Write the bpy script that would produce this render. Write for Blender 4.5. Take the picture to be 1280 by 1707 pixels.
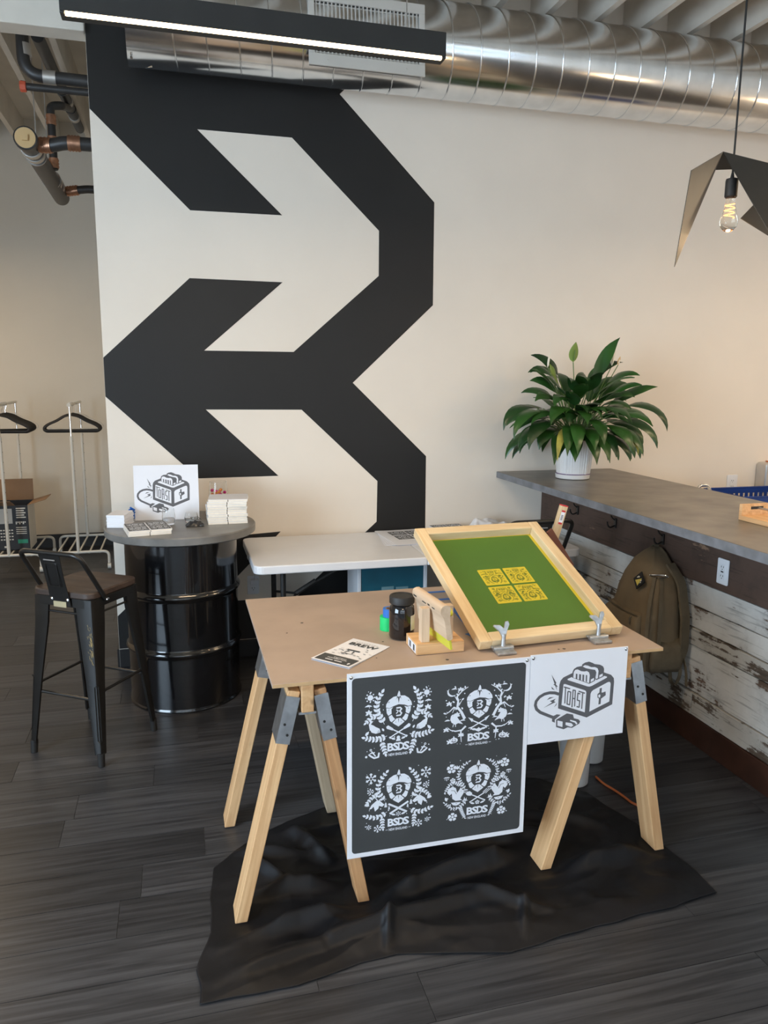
import bpy, bmesh, math, random
from mathutils import Vector, Matrix, noise
random.seed(7)
PI = math.pi
for _o in list(bpy.data.objects): bpy.data.objects.remove(_o, do_unlink=True)
SC = bpy.context.scene
COL = SC.collection

# ------------------------------------------------------------------ camera
FPX = 1276.45
YAW, PITCH, ROLL = (math.radians(a) for a in (15.0865, 10.1164, 0.4474))
CAMZ = 1.70
fw = Vector((math.sin(YAW)*math.cos(PITCH), math.cos(YAW)*math.cos(PITCH), -math.sin(PITCH)))
r0 = Vector((math.cos(YAW), -math.sin(YAW), 0)); u0 = r0.cross(fw)
CR = math.cos(ROLL)*r0 + math.sin(ROLL)*u0
CU = -math.sin(ROLL)*r0 + math.cos(ROLL)*u0
cam_d = bpy.data.cameras.new('camera'); cam = bpy.data.objects.new('camera', cam_d); COL.objects.link(cam)
cam.matrix_world = Matrix(((CR.x, CU.x, -fw.x, 0), (CR.y, CU.y, -fw.y, 0), (CR.z, CU.z, -fw.z, CAMZ), (0, 0, 0, 1)))
cam_d.sensor_fit = 'HORIZONTAL'; cam_d.sensor_width = 36; cam_d.lens = FPX/1280*36; cam_d.clip_start = .05
SC.camera = cam

# ------------------------------------------------------------------ world, light, exposure
wd = bpy.data.worlds.new('world'); SC.world = wd; wd.use_nodes = True
wd.node_tree.nodes['Background'].inputs[0].default_value = (.72, .84, 1, 1)
wd.node_tree.nodes['Background'].inputs[1].default_value = 1.5
SC.view_settings.view_transform = 'Standard'; SC.view_settings.look = 'None'
SC.view_settings.exposure = 0.10; SC.view_settings.gamma = 1; SC.view_settings.use_curve_mapping = False
def area(name, loc, rot, sx, sy, power, col):
    l = bpy.data.lights.new(name, 'AREA'); l.shape = 'RECTANGLE'; l.size = sx; l.size_y = sy; l.energy = power; l.color = col
    o = bpy.data.objects.new(name, l); o.location = loc; o.rotation_euler = rot; COL.objects.link(o); return o
DAY = (.64, .82, 1.0)
RX0, RX1, RY0, WY, RY1, ZC = -3.6, 5.6, -3.6, 4.524, 8.0, 3.95
FWIN = [(-3.0, -0.6), (-0.2, 2.2), (2.6, 5.0)]            # shop windows behind the photographer
for i, (a, b) in enumerate(FWIN):
    area('daylight_front_%d' % (i+1), ((a+b)/2, RY0+.06, 1.6), (PI/2, 0, PI), b-a-.1, 2.3, (330, 400, 390)[i], DAY)
area('daylight_left', (RX0+.06, .2, 1.6), (PI/2, 0, -PI/2), 2.9, 2.3, 260, DAY)

# ------------------------------------------------------------------ helpers
def at_z(x, y, z=0):
    d = (x-640)/FPX*CR - (y-853.5)/FPX*CU + fw; t = (z-CAMZ)/d.z; return Vector((0, 0, CAMZ)) + t*d
def at_y(x, y, Y):
    d = (x-640)/FPX*CR - (y-853.5)/FPX*CU + fw; return Vector((0, 0, CAMZ)) + d*(Y/d.y)
def at_x(x, y, X):
    d = (x-640)/FPX*CR - (y-853.5)/FPX*CU + fw; return Vector((0, 0, CAMZ)) + d*(X/d.x)

WM = {}
def tag(o, label, cat, group=None):
    o['label'] = label; o['category'] = cat
    if group: o['group'] = group
    return o
def thing(name, label, cat, loc=(0, 0, 0), rz=0, group=None):
    o = bpy.data.objects.new(name, None); o.empty_display_size = .05; COL.objects.link(o)
    o.location = loc; o.rotation_euler = (0, 0, rz)
    WM[o] = Matrix.Translation(Vector(loc)) @ Matrix.Rotation(rz, 4, 'Z')
    return tag(o, label, cat, group)

class MB:
    def __init__(s): s.v = []; s.f = []; s.m = []
    def add(s, vs, fs, mi=0):
        n = len(s.v); s.v += [tuple(v) for v in vs]; s.f += [tuple(i+n for i in f) for f in fs]; s.m += [mi]*len(fs); return s
    def box(s, x0, x1, y0, y1, z0, z1, mi=0, M=None):
        vs = [Vector((x, y, z)) for z in (z0, z1) for y in (y0, y1) for x in (x0, x1)]
        if M: vs = [M @ v for v in vs]
        return s.add(vs, [(0, 2, 3, 1), (4, 5, 7, 6), (0, 1, 5, 4), (2, 6, 7, 3), (0, 4, 6, 2), (1, 3, 7, 5)], mi)
    def cyl(s, p0, p1, r, n=16, r1=None, cap=True, mi=0):
        p0 = Vector(p0); p1 = Vector(p1); r1 = r if r1 is None else r1
        d = (p1-p0).normalized(); a = d.orthogonal().normalized(); b = d.cross(a)
        vs = [p0 + r*(a*math.cos(t)+b*math.sin(t)) for t in (2*PI*i/n for i in range(n))]
        vs += [p1 + r1*(a*math.cos(t)+b*math.sin(t)) for t in (2*PI*i/n for i in range(n))]
        fs = [(i, (i+1) % n, n+(i+1) % n, n+i) for i in range(n)]
        if cap: fs += [tuple(reversed(range(n))), tuple(range(n, 2*n))]
        return s.add(vs, fs, mi)
    def tube(s, pts, r, n=8, closed=False, mi=0, flat=1.0):
        pts = [Vector(p) for p in pts]; m = len(pts); rs = r if isinstance(r, (list, tuple)) else [r]*m
        def tan(i):
            if closed: return (pts[(i+1) % m]-pts[i-1]).normalized()
            return (pts[min(i+1, m-1)]-pts[max(i-1, 0)]).normalized()
        a = tan(0).orthogonal().normalized(); vs = []
        for i in range(m):
            t = tan(i); a = (a - t*a.dot(t)); a = a.normalized() if a.length > 1e-6 else t.orthogonal().normalized(); b = t.cross(a)
            vs += [pts[i] + rs[i]*(a*math.cos(q)+b*math.sin(q)*flat) for q in (2*PI*k/n for k in range(n))]
        fs = []
        for i in range(m if closed else m-1):
            j = (i+1) % m
            fs += [(i*n+k, i*n+(k+1) % n, j*n+(k+1) % n, j*n+k) for k in range(n)]
        if not closed: fs += [tuple(reversed(range(n))), tuple(range((m-1)*n, m*n))]
        return s.add(vs, fs, mi)
    def lathe(s, prof, c=(0, 0, 0), n=32, mi=0, M=None):
        c = Vector(c); vs = []
        for r, z in prof:
            vs += [Vector((r*math.cos(2*PI*k/n), r*math.sin(2*PI*k/n), z)) for k in range(n)]
        if M: vs = [M @ v for v in vs]
        vs = [v+c for v in vs]; m = len(prof)
        fs = [(i*n+k, i*n+(k+1) % n, (i+1)*n+(k+1) % n, (i+1)*n+k) for i in range(m-1) for k in range(n)]
        if prof[0][0] > 1e-6: fs.append(tuple(reversed(range(n))))
        if prof[-1][0] > 1e-6: fs.append(tuple(range((m-1)*n, m*n)))
        return s.add(vs, fs, mi)
    def prism(s, poly, h0, h1, M=None, mi=0):
        """poly in local XY, extruded in local Z"""
        n = len(poly); vs = [Vector((x, y, h)) for h in (h0, h1) for x, y in poly]
        if M: vs = [M @ v for v in vs]
        fs = [(i, (i+1) % n, n+(i+1) % n, n+i) for i in range(n)] + [tuple(reversed(range(n))), tuple(range(n, 2*n))]
        return s.add(vs, fs, mi)
    def loft(s, secs, mi=0, cap=True):
        n = len(secs[0]); vs = [v for sec in secs for v in sec]
        fs = [(i*n+k, i*n+(k+1) % n, (i+1)*n+(k+1) % n, (i+1)*n+k) for i in range(len(secs)-1) for k in range(n)]
        if cap: fs += [tuple(reversed(range(n))), tuple(range((len(secs)-1)*n, len(secs)*n))]
        return s.add(vs, fs, mi)
    def mesh(s, name):
        me = bpy.data.meshes.new(name); me.from_pydata(s.v, [], s.f); me.update()
        if any(s.m):
            for p, i in zip(me.polygons, s.m): p.material_index = i
        bm = bmesh.new(); bm.from_mesh(me); bmesh.ops.recalc_face_normals(bm, faces=bm.faces); bm.to_mesh(me); bm.free()
        return me

def put(name, me, mats, parent=None, M=None, smooth=False, bevel=0, local=False, seg=2):
    o = bpy.data.objects.new(name, me); COL.objects.link(o)
    if not isinstance(mats, (list, tuple)): mats = [mats]
    if not me.materials:
        for m in mats: me.materials.append(m)
    M = M or Matrix.Identity(4)
    if parent is not None:
        o.parent = parent
        if not local: o.matrix_parent_inverse = WM[parent].inverted()
    o.matrix_basis = M
    WM[o] = (WM[parent] @ M) if (local and parent is not None) else M
    if smooth:
        for p in me.polygons: p.use_smooth = True
        try:
            me.set_sharp_from_angle(angle=math.radians(38 if smooth is True else smooth))
        except Exception: pass
    if bevel:
        b = o.modifiers.new('bevel', 'BEVEL'); b.width = bevel; b.segments = seg; b.limit_method = 'ANGLE'; b.angle_limit = math.radians(40)
    return o
def mk(name, mb, mats, parent=None, **k): return put(name, mb.mesh(name), mats, parent, **k)
def struct(o): o['kind'] = 'structure'; return o
def frame(p0, p1, up=(0, 0, 1)):
    x = (Vector(p1)-Vector(p0)).normalized(); y = Vector(up).cross(x)
    if y.length < 1e-5: y = Vector((0, 1, 0))
    y.normalize(); z = x.cross(y); c = (Vector(p0)+Vector(p1))/2
    return Matrix(((x.x, y.x, z.x, c.x), (x.y, y.y, z.y, c.y), (x.z, y.z, z.z, c.z), (0, 0, 0, 1)))
def bar(name, p0, p1, w, t, mat, parent=None, up=(0, 0, 1), bevel=0, local=False):
    """board from p0 to p1, grain along local X, w across (local Y), t thick (local Z)"""
    L = (Vector(p1)-Vector(p0)).length
    return mk(name, MB().box(-L/2, L/2, -w/2, w/2, -t/2, t/2), mat, parent, M=frame(p0, p1, up), bevel=bevel, local=local)
def arc(c, r, a0, a1, n, ax, ay):
    c = Vector(c); ax = Vector(ax); ay = Vector(ay)
    return [c + r*(ax*math.cos(a0+(a1-a0)*i/n) + ay*math.sin(a0+(a1-a0)*i/n)) for i in range(n+1)]
def rrect(w, h, r, n=4):
    p = []
    for cx, cy, a in ((w/2-r, h/2-r, 0), (-w/2+r, h/2-r, PI/2), (-w/2+r, -h/2+r, PI), (w/2-r, -h/2+r, 1.5*PI)):
        p += [(cx+r*math.cos(a+PI/2*i/n), cy+r*math.sin(a+PI/2*i/n)) for i in range(n+1)]
    return p
def bend(pts, r, n=5):
    """polyline with its corners rounded"""
    pts = [Vector(p) for p in pts]; out = [pts[0]]
    for a, b, c in zip(pts, pts[1:], pts[2:]):
        u = (a-b).normalized(); v = (c-b).normalized(); rr = min(r, (a-b).length*.45, (c-b).length*.45)
        p, q = b+u*rr, b+v*rr
        out += [(1-t)**2*p + 2*t*(1-t)*b + t*t*q for t in (i/n for i in range(n+1))]
    return out + [pts[-1]]

# ------------------------------------------------------------------ materials
def nodes(name):
    m = bpy.data.materials.new(name); m.use_nodes = True; nt = m.node_tree
    return m, nt, nt.nodes['Principled BSDF']
def N(nt, t, **k):
    n = nt.nodes.new(t)
    for a, v in k.items():
        if a in n.inputs: n.inputs[a].default_value = v
        else: setattr(n, a, v)
    return n
def c4(c): return (c[0], c[1], c[2], 1)
def coords(nt, scale=(1, 1, 1), obj_random=True):
    tc = N(nt, 'ShaderNodeTexCoord'); mp = N(nt, 'ShaderNodeMapping'); mp.inputs['Scale'].default_value = scale
    if obj_random:
        oi = N(nt, 'ShaderNodeObjectInfo'); mul = N(nt, 'ShaderNodeMath', operation='MULTIPLY'); mul.inputs[1].default_value = 37.0
        nt.links.new(oi.outputs['Random'], mul.inputs[0]); cb = N(nt, 'ShaderNodeCombineXYZ')
        for i in range(3): nt.links.new(mul.outputs[0], cb.inputs[i])
        nt.links.new(cb.outputs[0], mp.inputs['Location'])
    nt.links.new(tc.outputs['Object'], mp.inputs['Vector']); return mp
def ramp(nt, fac, stops):
    r = N(nt, 'ShaderNodeValToRGB'); e = r.color_ramp.elements
    while len(e) < len(stops): e.new(.5)
    for el, (p, c) in zip(e, stops): el.position = p; el.color = c4(c)
    nt.links.new(fac, r.inputs[0]); return r
def bump(nt, bs, h, strength=.3, dist=.002):
    b = N(nt, 'ShaderNodeBump'); b.inputs['Strength'].default_value = strength; b.inputs['Distance'].default_value = dist
    nt.links.new(h, b.inputs['Height']); nt.links.new(b.outputs[0], bs.inputs['Normal'])
def plain(name, c, rough=.5, metal=0, var=.06, scale=8, bmp=0, spec=.5, coat=0, bscale=None):
    m, nt, bs = nodes(name); bs.inputs['Roughness'].default_value = rough; bs.inputs['Metallic'].default_value = metal
    bs.inputs['Specular IOR Level'].default_value = spec; bs.inputs['Coat Weight'].default_value = coat
    mp = coords(nt); n = N(nt, 'ShaderNodeTexNoise', Scale=scale, Detail=4); nt.links.new(mp.outputs[0], n.inputs['Vector'])
    r = ramp(nt, n.outputs['Fac'], [(.3, [x*(1-var) for x in c]), (.7, [min(1, x*(1+var)) for x in c])])
    nt.links.new(r.outputs[0], bs.inputs['Base Color'])
    if bmp:
        n2 = N(nt, 'ShaderNodeTexNoise', Scale=bscale or scale*6, Detail=5); nt.links.new(mp.outputs[0], n2.inputs['Vector']); bump(nt, bs, n2.outputs['Fac'], bmp)
    return m
def wood(name, dark, light, rough=.5, grain=(1.2, 22, 22), rings=.5, objvar=.12, knots=True):
    m, nt, bs = nodes(name); bs.inputs['Roughness'].default_value = rough
    mp = coords(nt, grain); n = N(nt, 'ShaderNodeTexNoise', Scale=1.6, Detail=6, Roughness=.6, Distortion=.6); nt.links.new(mp.outputs[0], n.inputs['Vector'])
    r = ramp(nt, n.outputs['Fac'], [(.30, dark), (.5, [(a+b)/2 for a, b in zip(dark, light)]), (.68, light)])
    out = r.outputs[0]
    if knots:
        mp2 = coords(nt, (4.5, 9, 9)); v = N(nt, 'ShaderNodeTexVoronoi', Scale=1.0); nt.links.new(mp2.outputs[0], v.inputs['Vector'])
        k = ramp(nt, v.outputs['Distance'], [(.05, (.32, .32, .32)), (.13, (1, 1, 1))])
        mx = N(nt, 'ShaderNodeMix', data_type='RGBA', blend_type='MULTIPLY'); mx.inputs[0].default_value = .75
        nt.links.new(out, mx.inputs[6]); nt.links.new(k.outputs[0], mx.inputs[7]); out = mx.outputs[2]
    oi = N(nt, 'ShaderNodeObjectInfo'); mr = N(nt, 'ShaderNodeMapRange'); mr.inputs[3].default_value = 1-objvar; mr.inputs[4].default_value = 1+objvar*.5
    nt.links.new(oi.outputs['Random'], mr.inputs[0]); hs = N(nt, 'ShaderNodeHueSaturation'); nt.links.new(mr.outputs[0], hs.inputs['Value']); nt.links.new(out, hs.inputs['Color'])
    nt.links.new(hs.outputs[0], bs.inputs['Base Color']); bump(nt, bs, n.outputs['Fac'], .12)
    return m
def distressed(name, paint, under, amount, grain):
    """old paint flaking off boards; a larger amount shows more wood"""
    m, nt, bs = nodes(name); bs.inputs['Roughness'].default_value = .8
    mp = coords(nt, grain); mp1 = coords(nt, (1, 1, 1))
    a = N(nt, 'ShaderNodeTexNoise', Scale=2.2, Detail=8, Roughness=.72); nt.links.new(mp.outputs[0], a.inputs['Vector'])
    b = N(nt, 'ShaderNodeTexNoise', Scale=5.0, Detail=6, Roughness=.65); nt.links.new(mp1.outputs[0], b.inputs['Vector'])
    mul = N(nt, 'ShaderNodeMath', operation='ADD'); nt.links.new(a.outputs['Fac'], mul.inputs[0]); nt.links.new(b.outputs['Fac'], mul.inputs[1])
    hf = N(nt, 'ShaderNodeMath', operation='MULTIPLY'); hf.inputs[1].default_value = .5; nt.links.new(mul.outputs[0], hf.inputs[0])
    mask = ramp(nt, hf.outputs[0], [(amount-.012, (1, 1, 1)), (amount+.012, (0, 0, 0))])
    mpw = coords(nt, (1, 3, 60)); w = N(nt, 'ShaderNodeTexNoise', Scale=1.5, Detail=6); nt.links.new(mpw.outputs[0], w.inputs['Vector'])
    uc = ramp(nt, w.outputs['Fac'], [(.3, [x*.45 for x in under]), (.7, [x*1.3 for x in under])])
    pc = ramp(nt, b.outputs['Fac'], [(.32, [x*.6 for x in paint]), (.48, [x*.88 for x in paint]), (.66, paint)])
    lines = ramp(nt, w.outputs['Fac'], [(.34, (.55, .55, .55)), (.42, (1, 1, 1))])
    ml = N(nt, 'ShaderNodeMix', data_type='RGBA', blend_type='MULTIPLY'); ml.inputs[0].default_value = .8
    nt.links.new(pc.outputs[0], ml.inputs[6]); nt.links.new(lines.outputs[0], ml.inputs[7])
    mx = N(nt, 'ShaderNodeMix', data_type='RGBA'); nt.links.new(mask.outputs[0], mx.inputs[0]); nt.links.new(ml.outputs[2], mx.inputs[6]); nt.links.new(uc.outputs[0], mx.inputs[7])
    nt.links.new(mx.outputs[2], bs.inputs['Base Color']); bump(nt, bs, hf.outputs[0], .5, .004)
    return m
def glass(name, col=(1, 1, 1), rough=.02):
    m, nt, bs = nodes(name); bs.inputs['Base Color'].default_value = c4(col); bs.inputs['Roughness'].default_value = rough
    bs.inputs['Transmission Weight'].default_value = 1; bs.inputs['IOR'].default_value = 1.3; return m
def glow(name, col, s):
    m, nt, bs = nodes(name); bs.inputs['Base Color'].default_value = c4(col); bs.inputs['Emission Color'].default_value = c4(col)
    bs.inputs['Emission Strength'].default_value = s; return m

K = {}
K['wall'] = plain('wall_paint', (.83, .75, .652), .65, var=.02, scale=3, bmp=.04, bscale=120)
K['mural'] = plain('mural_black', (.0145, .014, .0138), .5, var=.06, scale=4, spec=.35)
K['rearwall'] = plain('rear_wall_paint', (.74, .69, .60), .7, var=.03, scale=2)
K['ceil'] = plain('ceiling_paint', (.72, .67, .59), .7, var=.06, scale=5)
K['blackbase'] = plain('black_vinyl', (.012, .012, .013), .45)
K['galv'] = plain('galvanized', (.74, .76, .78), .17, metal=1, var=.10, scale=9)
K['galv2'] = plain('galvanized_plate', (.62, .65, .68), .38, metal=1, var=.14, scale=30)
K['zinc'] = plain('cast_zinc', (.50, .52, .54), .42, metal=.9, var=.2, scale=60, bmp=.1)
K['chrome'] = plain('chrome', (.85, .85, .85), .12, metal=1, var=.02)
K['steel'] = plain('steel', (.6, .6, .6), .3, metal=1, var=.06)
K['grille'] = plain('grille_paint', (.55, .53, .49), .5, var=.03)
K['grilldark'] = plain('grille_dark', (.05, .048, .045), .6)
K['blackmetal'] = plain('black_metal', (.014, .013, .012), .32, var=.2, scale=12, spec=.5)
K['gloss'] = plain('gloss_black', (.005, .005, .006), .17, var=.1, spec=.6, coat=.6)
K['matteblk'] = plain('matte_black', (.018, .017, .016), .55, var=.1)
K['shade'] = plain('shade_steel', (.035, .033, .030), .48, var=.1, scale=20)
K['abs'] = plain('abs_pipe', (.035, .033, .032), .42, var=.25, scale=10)
K['copper'] = plain('copper_band', (.50, .27, .17), .35, metal=.8, var=.2, scale=30)
K['clampgrey'] = plain('clamp_steel', (.55, .52, .48), .4, metal=.7, var=.1)
K['redplastic'] = plain('red_cap', (.55, .10, .05), .5)
K['tan'] = plain('tan_plug', (.62, .42, .20), .6)
K['rackwhite'] = plain('rack_white', (.72, .71, .66), .35, var=.03)
K['hanger'] = plain('hanger_velvet', (.02, .02, .021), .7, var=.15)
K['white'] = plain('white_plastic', (.82, .83, .86), .4, var=.02)
K['paper'] = plain('paper', (.84, .85, .90), .6, var=.015)
K['coaster'] = plain('pulp_board', (.86, .80, .70), .85, var=.04, scale=40)
K['coastertop'] = plain('pulp_board_face', (.84, .84, .88), .8, var=.02)
K['ink'] = plain('print_dark', (.055, .058, .060), .55, var=.04)
K['logoink'] = plain('logo_grey', (.115, .115, .125), .55, var=.03)
K['printwhite'] = plain('print_white', (.82, .85, .92), .55, var=.01)
K['concrete'] = plain('concrete_top', (.20, .195, .185), .38, var=.28, scale=7, bmp=.06)
K['counter'] = plain('counter_top', (.16, .145, .125), .33, var=.35, scale=6, bmp=.05)
K['counteredge'] = plain('counter_edge', (.17, .18, .20), .55, var=.25, scale=14)
K['floorbase'] = plain('floor_base', (.02, .02, .02), .6)
K['plank'] = wood('vinyl_plank', (.0185, .0190, .0220), (.074, .075, .082), .34, (1.3, 34, 34), objvar=.35, knots=False)
K['pine'] = wood('pine', (.60, .33, .150), (.82, .53, .275), .55, (1.3, 26, 26))
K['pinedark'] = wood('pine_orange', (.42, .21, .09), (.64, .36, .17), .55, (1.2, 24, 24))
K['pinegrey'] = wood('pine_grey', (.46, .34, .22), (.64, .50, .34), .55, (1.2, 24, 24))
K['framewood'] = wood('frame_wood', (.66, .47, .25), (.84, .68, .44), .45, (1.4, 20, 20), knots=False)
K['birch'] = wood('birch', (.62, .45, .30), (.78, .60, .43), .5, (1.5, 20, 20), knots=False)
K['seatwood'] = wood('dark_elm', (.035, .022, .017), (.10, .068, .052), .45, (1.2, 12, 12), knots=False)
K['mdf'] = plain('hardboard', (.42, .325, .26), .55, var=.08, scale=5)
K['mdfedge'] = plain('hardboard_edge', (.56, .36, .18), .6, var=.1, scale=20)
K['cardboard'] = plain('cardboard', (.30, .18, .10), .8, var=.08)
K['teal'] = plain('teal_panel', (.012, .11, .16), .35, var=.35, scale=2.5)
K['green'] = plain('emulsion_green', (.075, .175, .022), .45, var=.06, scale=3)
K['yellow'] = plain('mesh_yellow', (.66, .54, .035), .5, var=.04)
K['stencil'] = plain('stencil_green', (.16, .20, .02), .5)
K['blade'] = plain('urethane_blade', (.62, .60, .06), .35, var=.05)
K['bluetape'] = plain('blue_tape', (.025, .16, .56), .55, var=.06)
K['greentape'] = plain('green_tape', (.01, .62, .17), .5)
K['brown'] = plain('brown_wood', (.20, .075, .045), .5, var=.15)
K['clothblk'] = plain('black_cotton', (.0055, .0062, .0085), .52, var=.3, scale=5, bmp=.12, bscale=400, spec=.32)
K['clothwhite'] = plain('white_cotton', (.80, .79, .80), .85, var=.03, bmp=.1)
K['canvas'] = plain('tan_canvas', (.155, .115, .068), .85, var=.1, scale=8, bmp=.25, bscale=300)
K['canvas2'] = plain('tan_webbing', (.12, .095, .06), .85, var=.12, scale=30, bmp=.2)
K['leaf'] = plain('leaf_green', (.020, .075, .012), .32, var=.45, scale=5, spec=.5)
K['leaf2'] = plain('leaf_dark', (.014, .050, .011), .30, var=.4, scale=5, spec=.5)
K['leaf3'] = plain('leaf_pale', (.16, .26, .04), .45, var=.3, scale=8)
K['leafy'] = plain('leaf_yellow', (.30, .27, .05), .5, var=.4, scale=14)
K['stem'] = plain('stem_green', (.09, .17, .04), .5)
K['spathe'] = plain('spathe_white', (.80, .76, .66), .5, var=.05)
K['soil'] = plain('soil', (.03, .02, .013), .9)
K['pot'] = plain('pot_white', (.80, .79, .78), .4, var=.03)
K['purple'] = plain('purple_glaze', (.16, .08, .22), .5)
K['darkboard'] = distressed('brown_board', (.100, .060, .043), (.26, .16, .10), .39, (1, 1.8, 10))
K['whiteboard1'] = distressed('white_board', (.62, .62, .60), (.13, .085, .06), .425, (1, 1.6, 10))
K['whiteboard2'] = distressed('grey_board', (.50, .49, .46), (.10, .075, .055), .475, (1, 1.4, 14))
K['baseboard'] = plain('stained_base', (.045, .019, .012), .4, var=.3, scale=9)
K['orange'] = plain('orange_cord', (.50, .13, .035), .5)
K['led'] = glow('led_warm', (1.0, .74, .44), 11)
K['filament'] = glow('filament', (1.0, .34, .10), 4)
K['glass'] = glass('clear_glass', (.97, .98, .98))
K['bulb'] = glass('bulb_glass', (1, .97, .9))
K['jug'] = plain('milky_plastic', (.50, .50, .50), .4, var=.04)
K['blueplastic'] = plain('blue_plastic', (.01, .045, .24), .35)
K['red'] = plain('red_paint', (.62, .03, .04), .45)
K['pink'] = plain('pink_candy', (.75, .03, .25), .4)
K['orangecandy'] = plain('orange_candy', (.85, .28, .05), .4)
K['sand'] = plain('dark_pouch', (.03, .03, .032), .3, var=.3, scale=40)
K['jar'] = plain('dark_ink_glass', (.006, .006, .008), .08, var=.1, coat=.7)
K['brass'] = plain('brass_plate', (.62, .52, .32), .4, metal=.5)
K['goldwear'] = plain('worn_gold', (.60, .43, .19), .4, metal=.6)
K['patch'] = plain('patch_black', (.008, .008, .010), .8)
K['patchy'] = plain('patch_yellow', (.62, .50, .10), .8)
K['socket'] = plain('socket_slot', (.03, .03, .03), .6)
K['labelgrn'] = plain('label_green', (.03, .30, .20), .6)
K['boxprint'] = plain('box_print', (.022, .025, .032), .55)
K['windowframe'] = plain('window_frame', (.03, .03, .03), .4)
# ================================================================== the room
# floor slab with the loose-lay planks that the photograph shows
floor = struct(mk('floor', MB().box(RX0-.2, RX1+.2, RY0-.2, RY1+.2, -.15, -.004), K['plank']))
PW, PL = .178, 1.22
plank_me = {}
row = 0; yy = 1.32
rnd = random.Random(3)
while yy < 7.95:
    x = -2.6 + rnd.random()*-PL if yy < 4.6 else -2.8 - rnd.random()*PL
    xe = 2.6 if yy < 4.5 else -.36
    if yy > 4.9: x += .6
    while x < xe:
        x1 = min(x+PL, xe); L = round(x1-x, 3)
        if L > .05 and x1 > -2.6:
            if L not in plank_me:
                plank_me[L] = MB().box(-L/2+.0008, L/2-.0008, -PW/2+.0009, PW/2-.0009, -.0038, 0).mesh('plank')
            put('plank', plank_me[L], K['plank'], floor, M=Matrix.Translation(((x+x1)/2, yy+PW/2, 0)))
        x = x1
    yy += PW; row += 1

# mural wall: one partition in front of the recess, with the return into the recess
wall_back = struct(mk('wall_back', MB().box(-.378, RX1+.1, WY, WY+.12, 0, ZC), K['wall']))
wall_return = struct(mk('wall_return', MB().box(-.378, -.26, WY+.1205, RY1, 0, ZC), K['rearwall']))
mur = [(-.377, 3.945), (-.377, 3.049), (.112, 2.578), (.613, 2.581), (.163, 2.994), (.674, 2.994), (1.176, 2.528), (1.176, 2.275),
       (.668, 1.83), (.162, 1.83), (.61, 2.218), (.096, 2.221), (-.377, 1.784), (-.377, 1.573), (.108, 1.105), (.568, 1.108), (.160, 1.50), (.711, 1.497),
       (1.176, 1.059), (1.172, .805), (.668, .357), (.162, .357), (.576, .770), (.09, .745), (-.377, .311), (-.377, .112),
       (.2, .112), (1.02, .112), (1.02, .18), (1.490, .643), (1.487, 1.207), (1.02, 1.655), (1.514, 2.118), (1.511, 2.705), (.944, 3.242), (1.40, 3.68), (1.40, 3.945)]
Mwall = Matrix(((1, 0, 0, 0), (0, 0, -1, WY), (0, 1, 0, 0), (0, 0, 0, 1)))       # local xy -> wall XZ, z -> towards the room
mk('mural', MB().prism(mur, 0, .0015), K['mural'], wall_back, M=Mwall)
wall_rear = struct(mk('wall_rear', MB().box(RX0-.1, -.26, RY1, RY1+.12, 0, ZC), K['rearwall']))
struct(mk('baseboard_back', MB().box(-.377, 2.29, WY-.010, WY-.0005, 0, .11), K['blackbase'], bevel=.003))
struct(mk('baseboard_rear', MB().box(RX0, -.379, RY1-.012, RY1-.0005, 0, .13), K['blackbase']))
struct(mk('baseboard_return', MB().box(-.390, -.3785, WY, RY1-.02, 0, .11), K['blackbase']))
struct(mk('wall_right', MB().box(RX1, RX1+.12, RY0, WY+.12, 0, ZC), K['wall']))
def holed(name, fixed, lo, hi, holes, axis, mat):
    mb = MB(); z0, z1 = .45, 2.75
    def b(a, c, za, zb):
        if axis == 'x': mb.box(a, c, fixed-.12, fixed, za, zb)
        else: mb.box(fixed-.12, fixed, a, c, za, zb)
    b(lo, hi, 0, z0); b(lo, hi, z1, ZC); p = lo
    for a, c in holes: b(p, a, z0, z1); p = c
    b(p, hi, z0, z1); return struct(mk(name, mb, mat))
holed('wall_front', RY0, RX0, RX1, FWIN, 'x', K['wall'])
holed('wall_left', RX0, RY0, RY1, [(-1.3, 1.7)], 'y', K['wall'])
wn = 0
for a, b, ax in [(a, b, 'x') for a, b in FWIN] + [(-1.3, 1.7, 'y')]:
    wn += 1; mb = MB(); gm = MB()
    def wb(m, p, q, d0, d1, za, zb):
        if ax == 'x': m.box(p, q, RY0-d1, RY0-d0, za, zb)
        else: m.box(RX0-d1, RX0-d0, p, q, za, zb)
    for p, q, za, zb in ((a, b, .45, .51), (a, b, 2.69, 2.75), (a, a+.05, .51, 2.69), (b-.05, b, .51, 2.69), ((a+b)/2-.025, (a+b)/2+.025, .51, 2.69)):
        wb(mb, p, q, .03, .09, za, zb)
    w = struct(mk('window_%d' % wn, mb, K['windowframe'])); wb(gm, a+.05, b-.05, .055, .065, .51, 2.69); mk('pane', gm, K['glass'], w)

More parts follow.
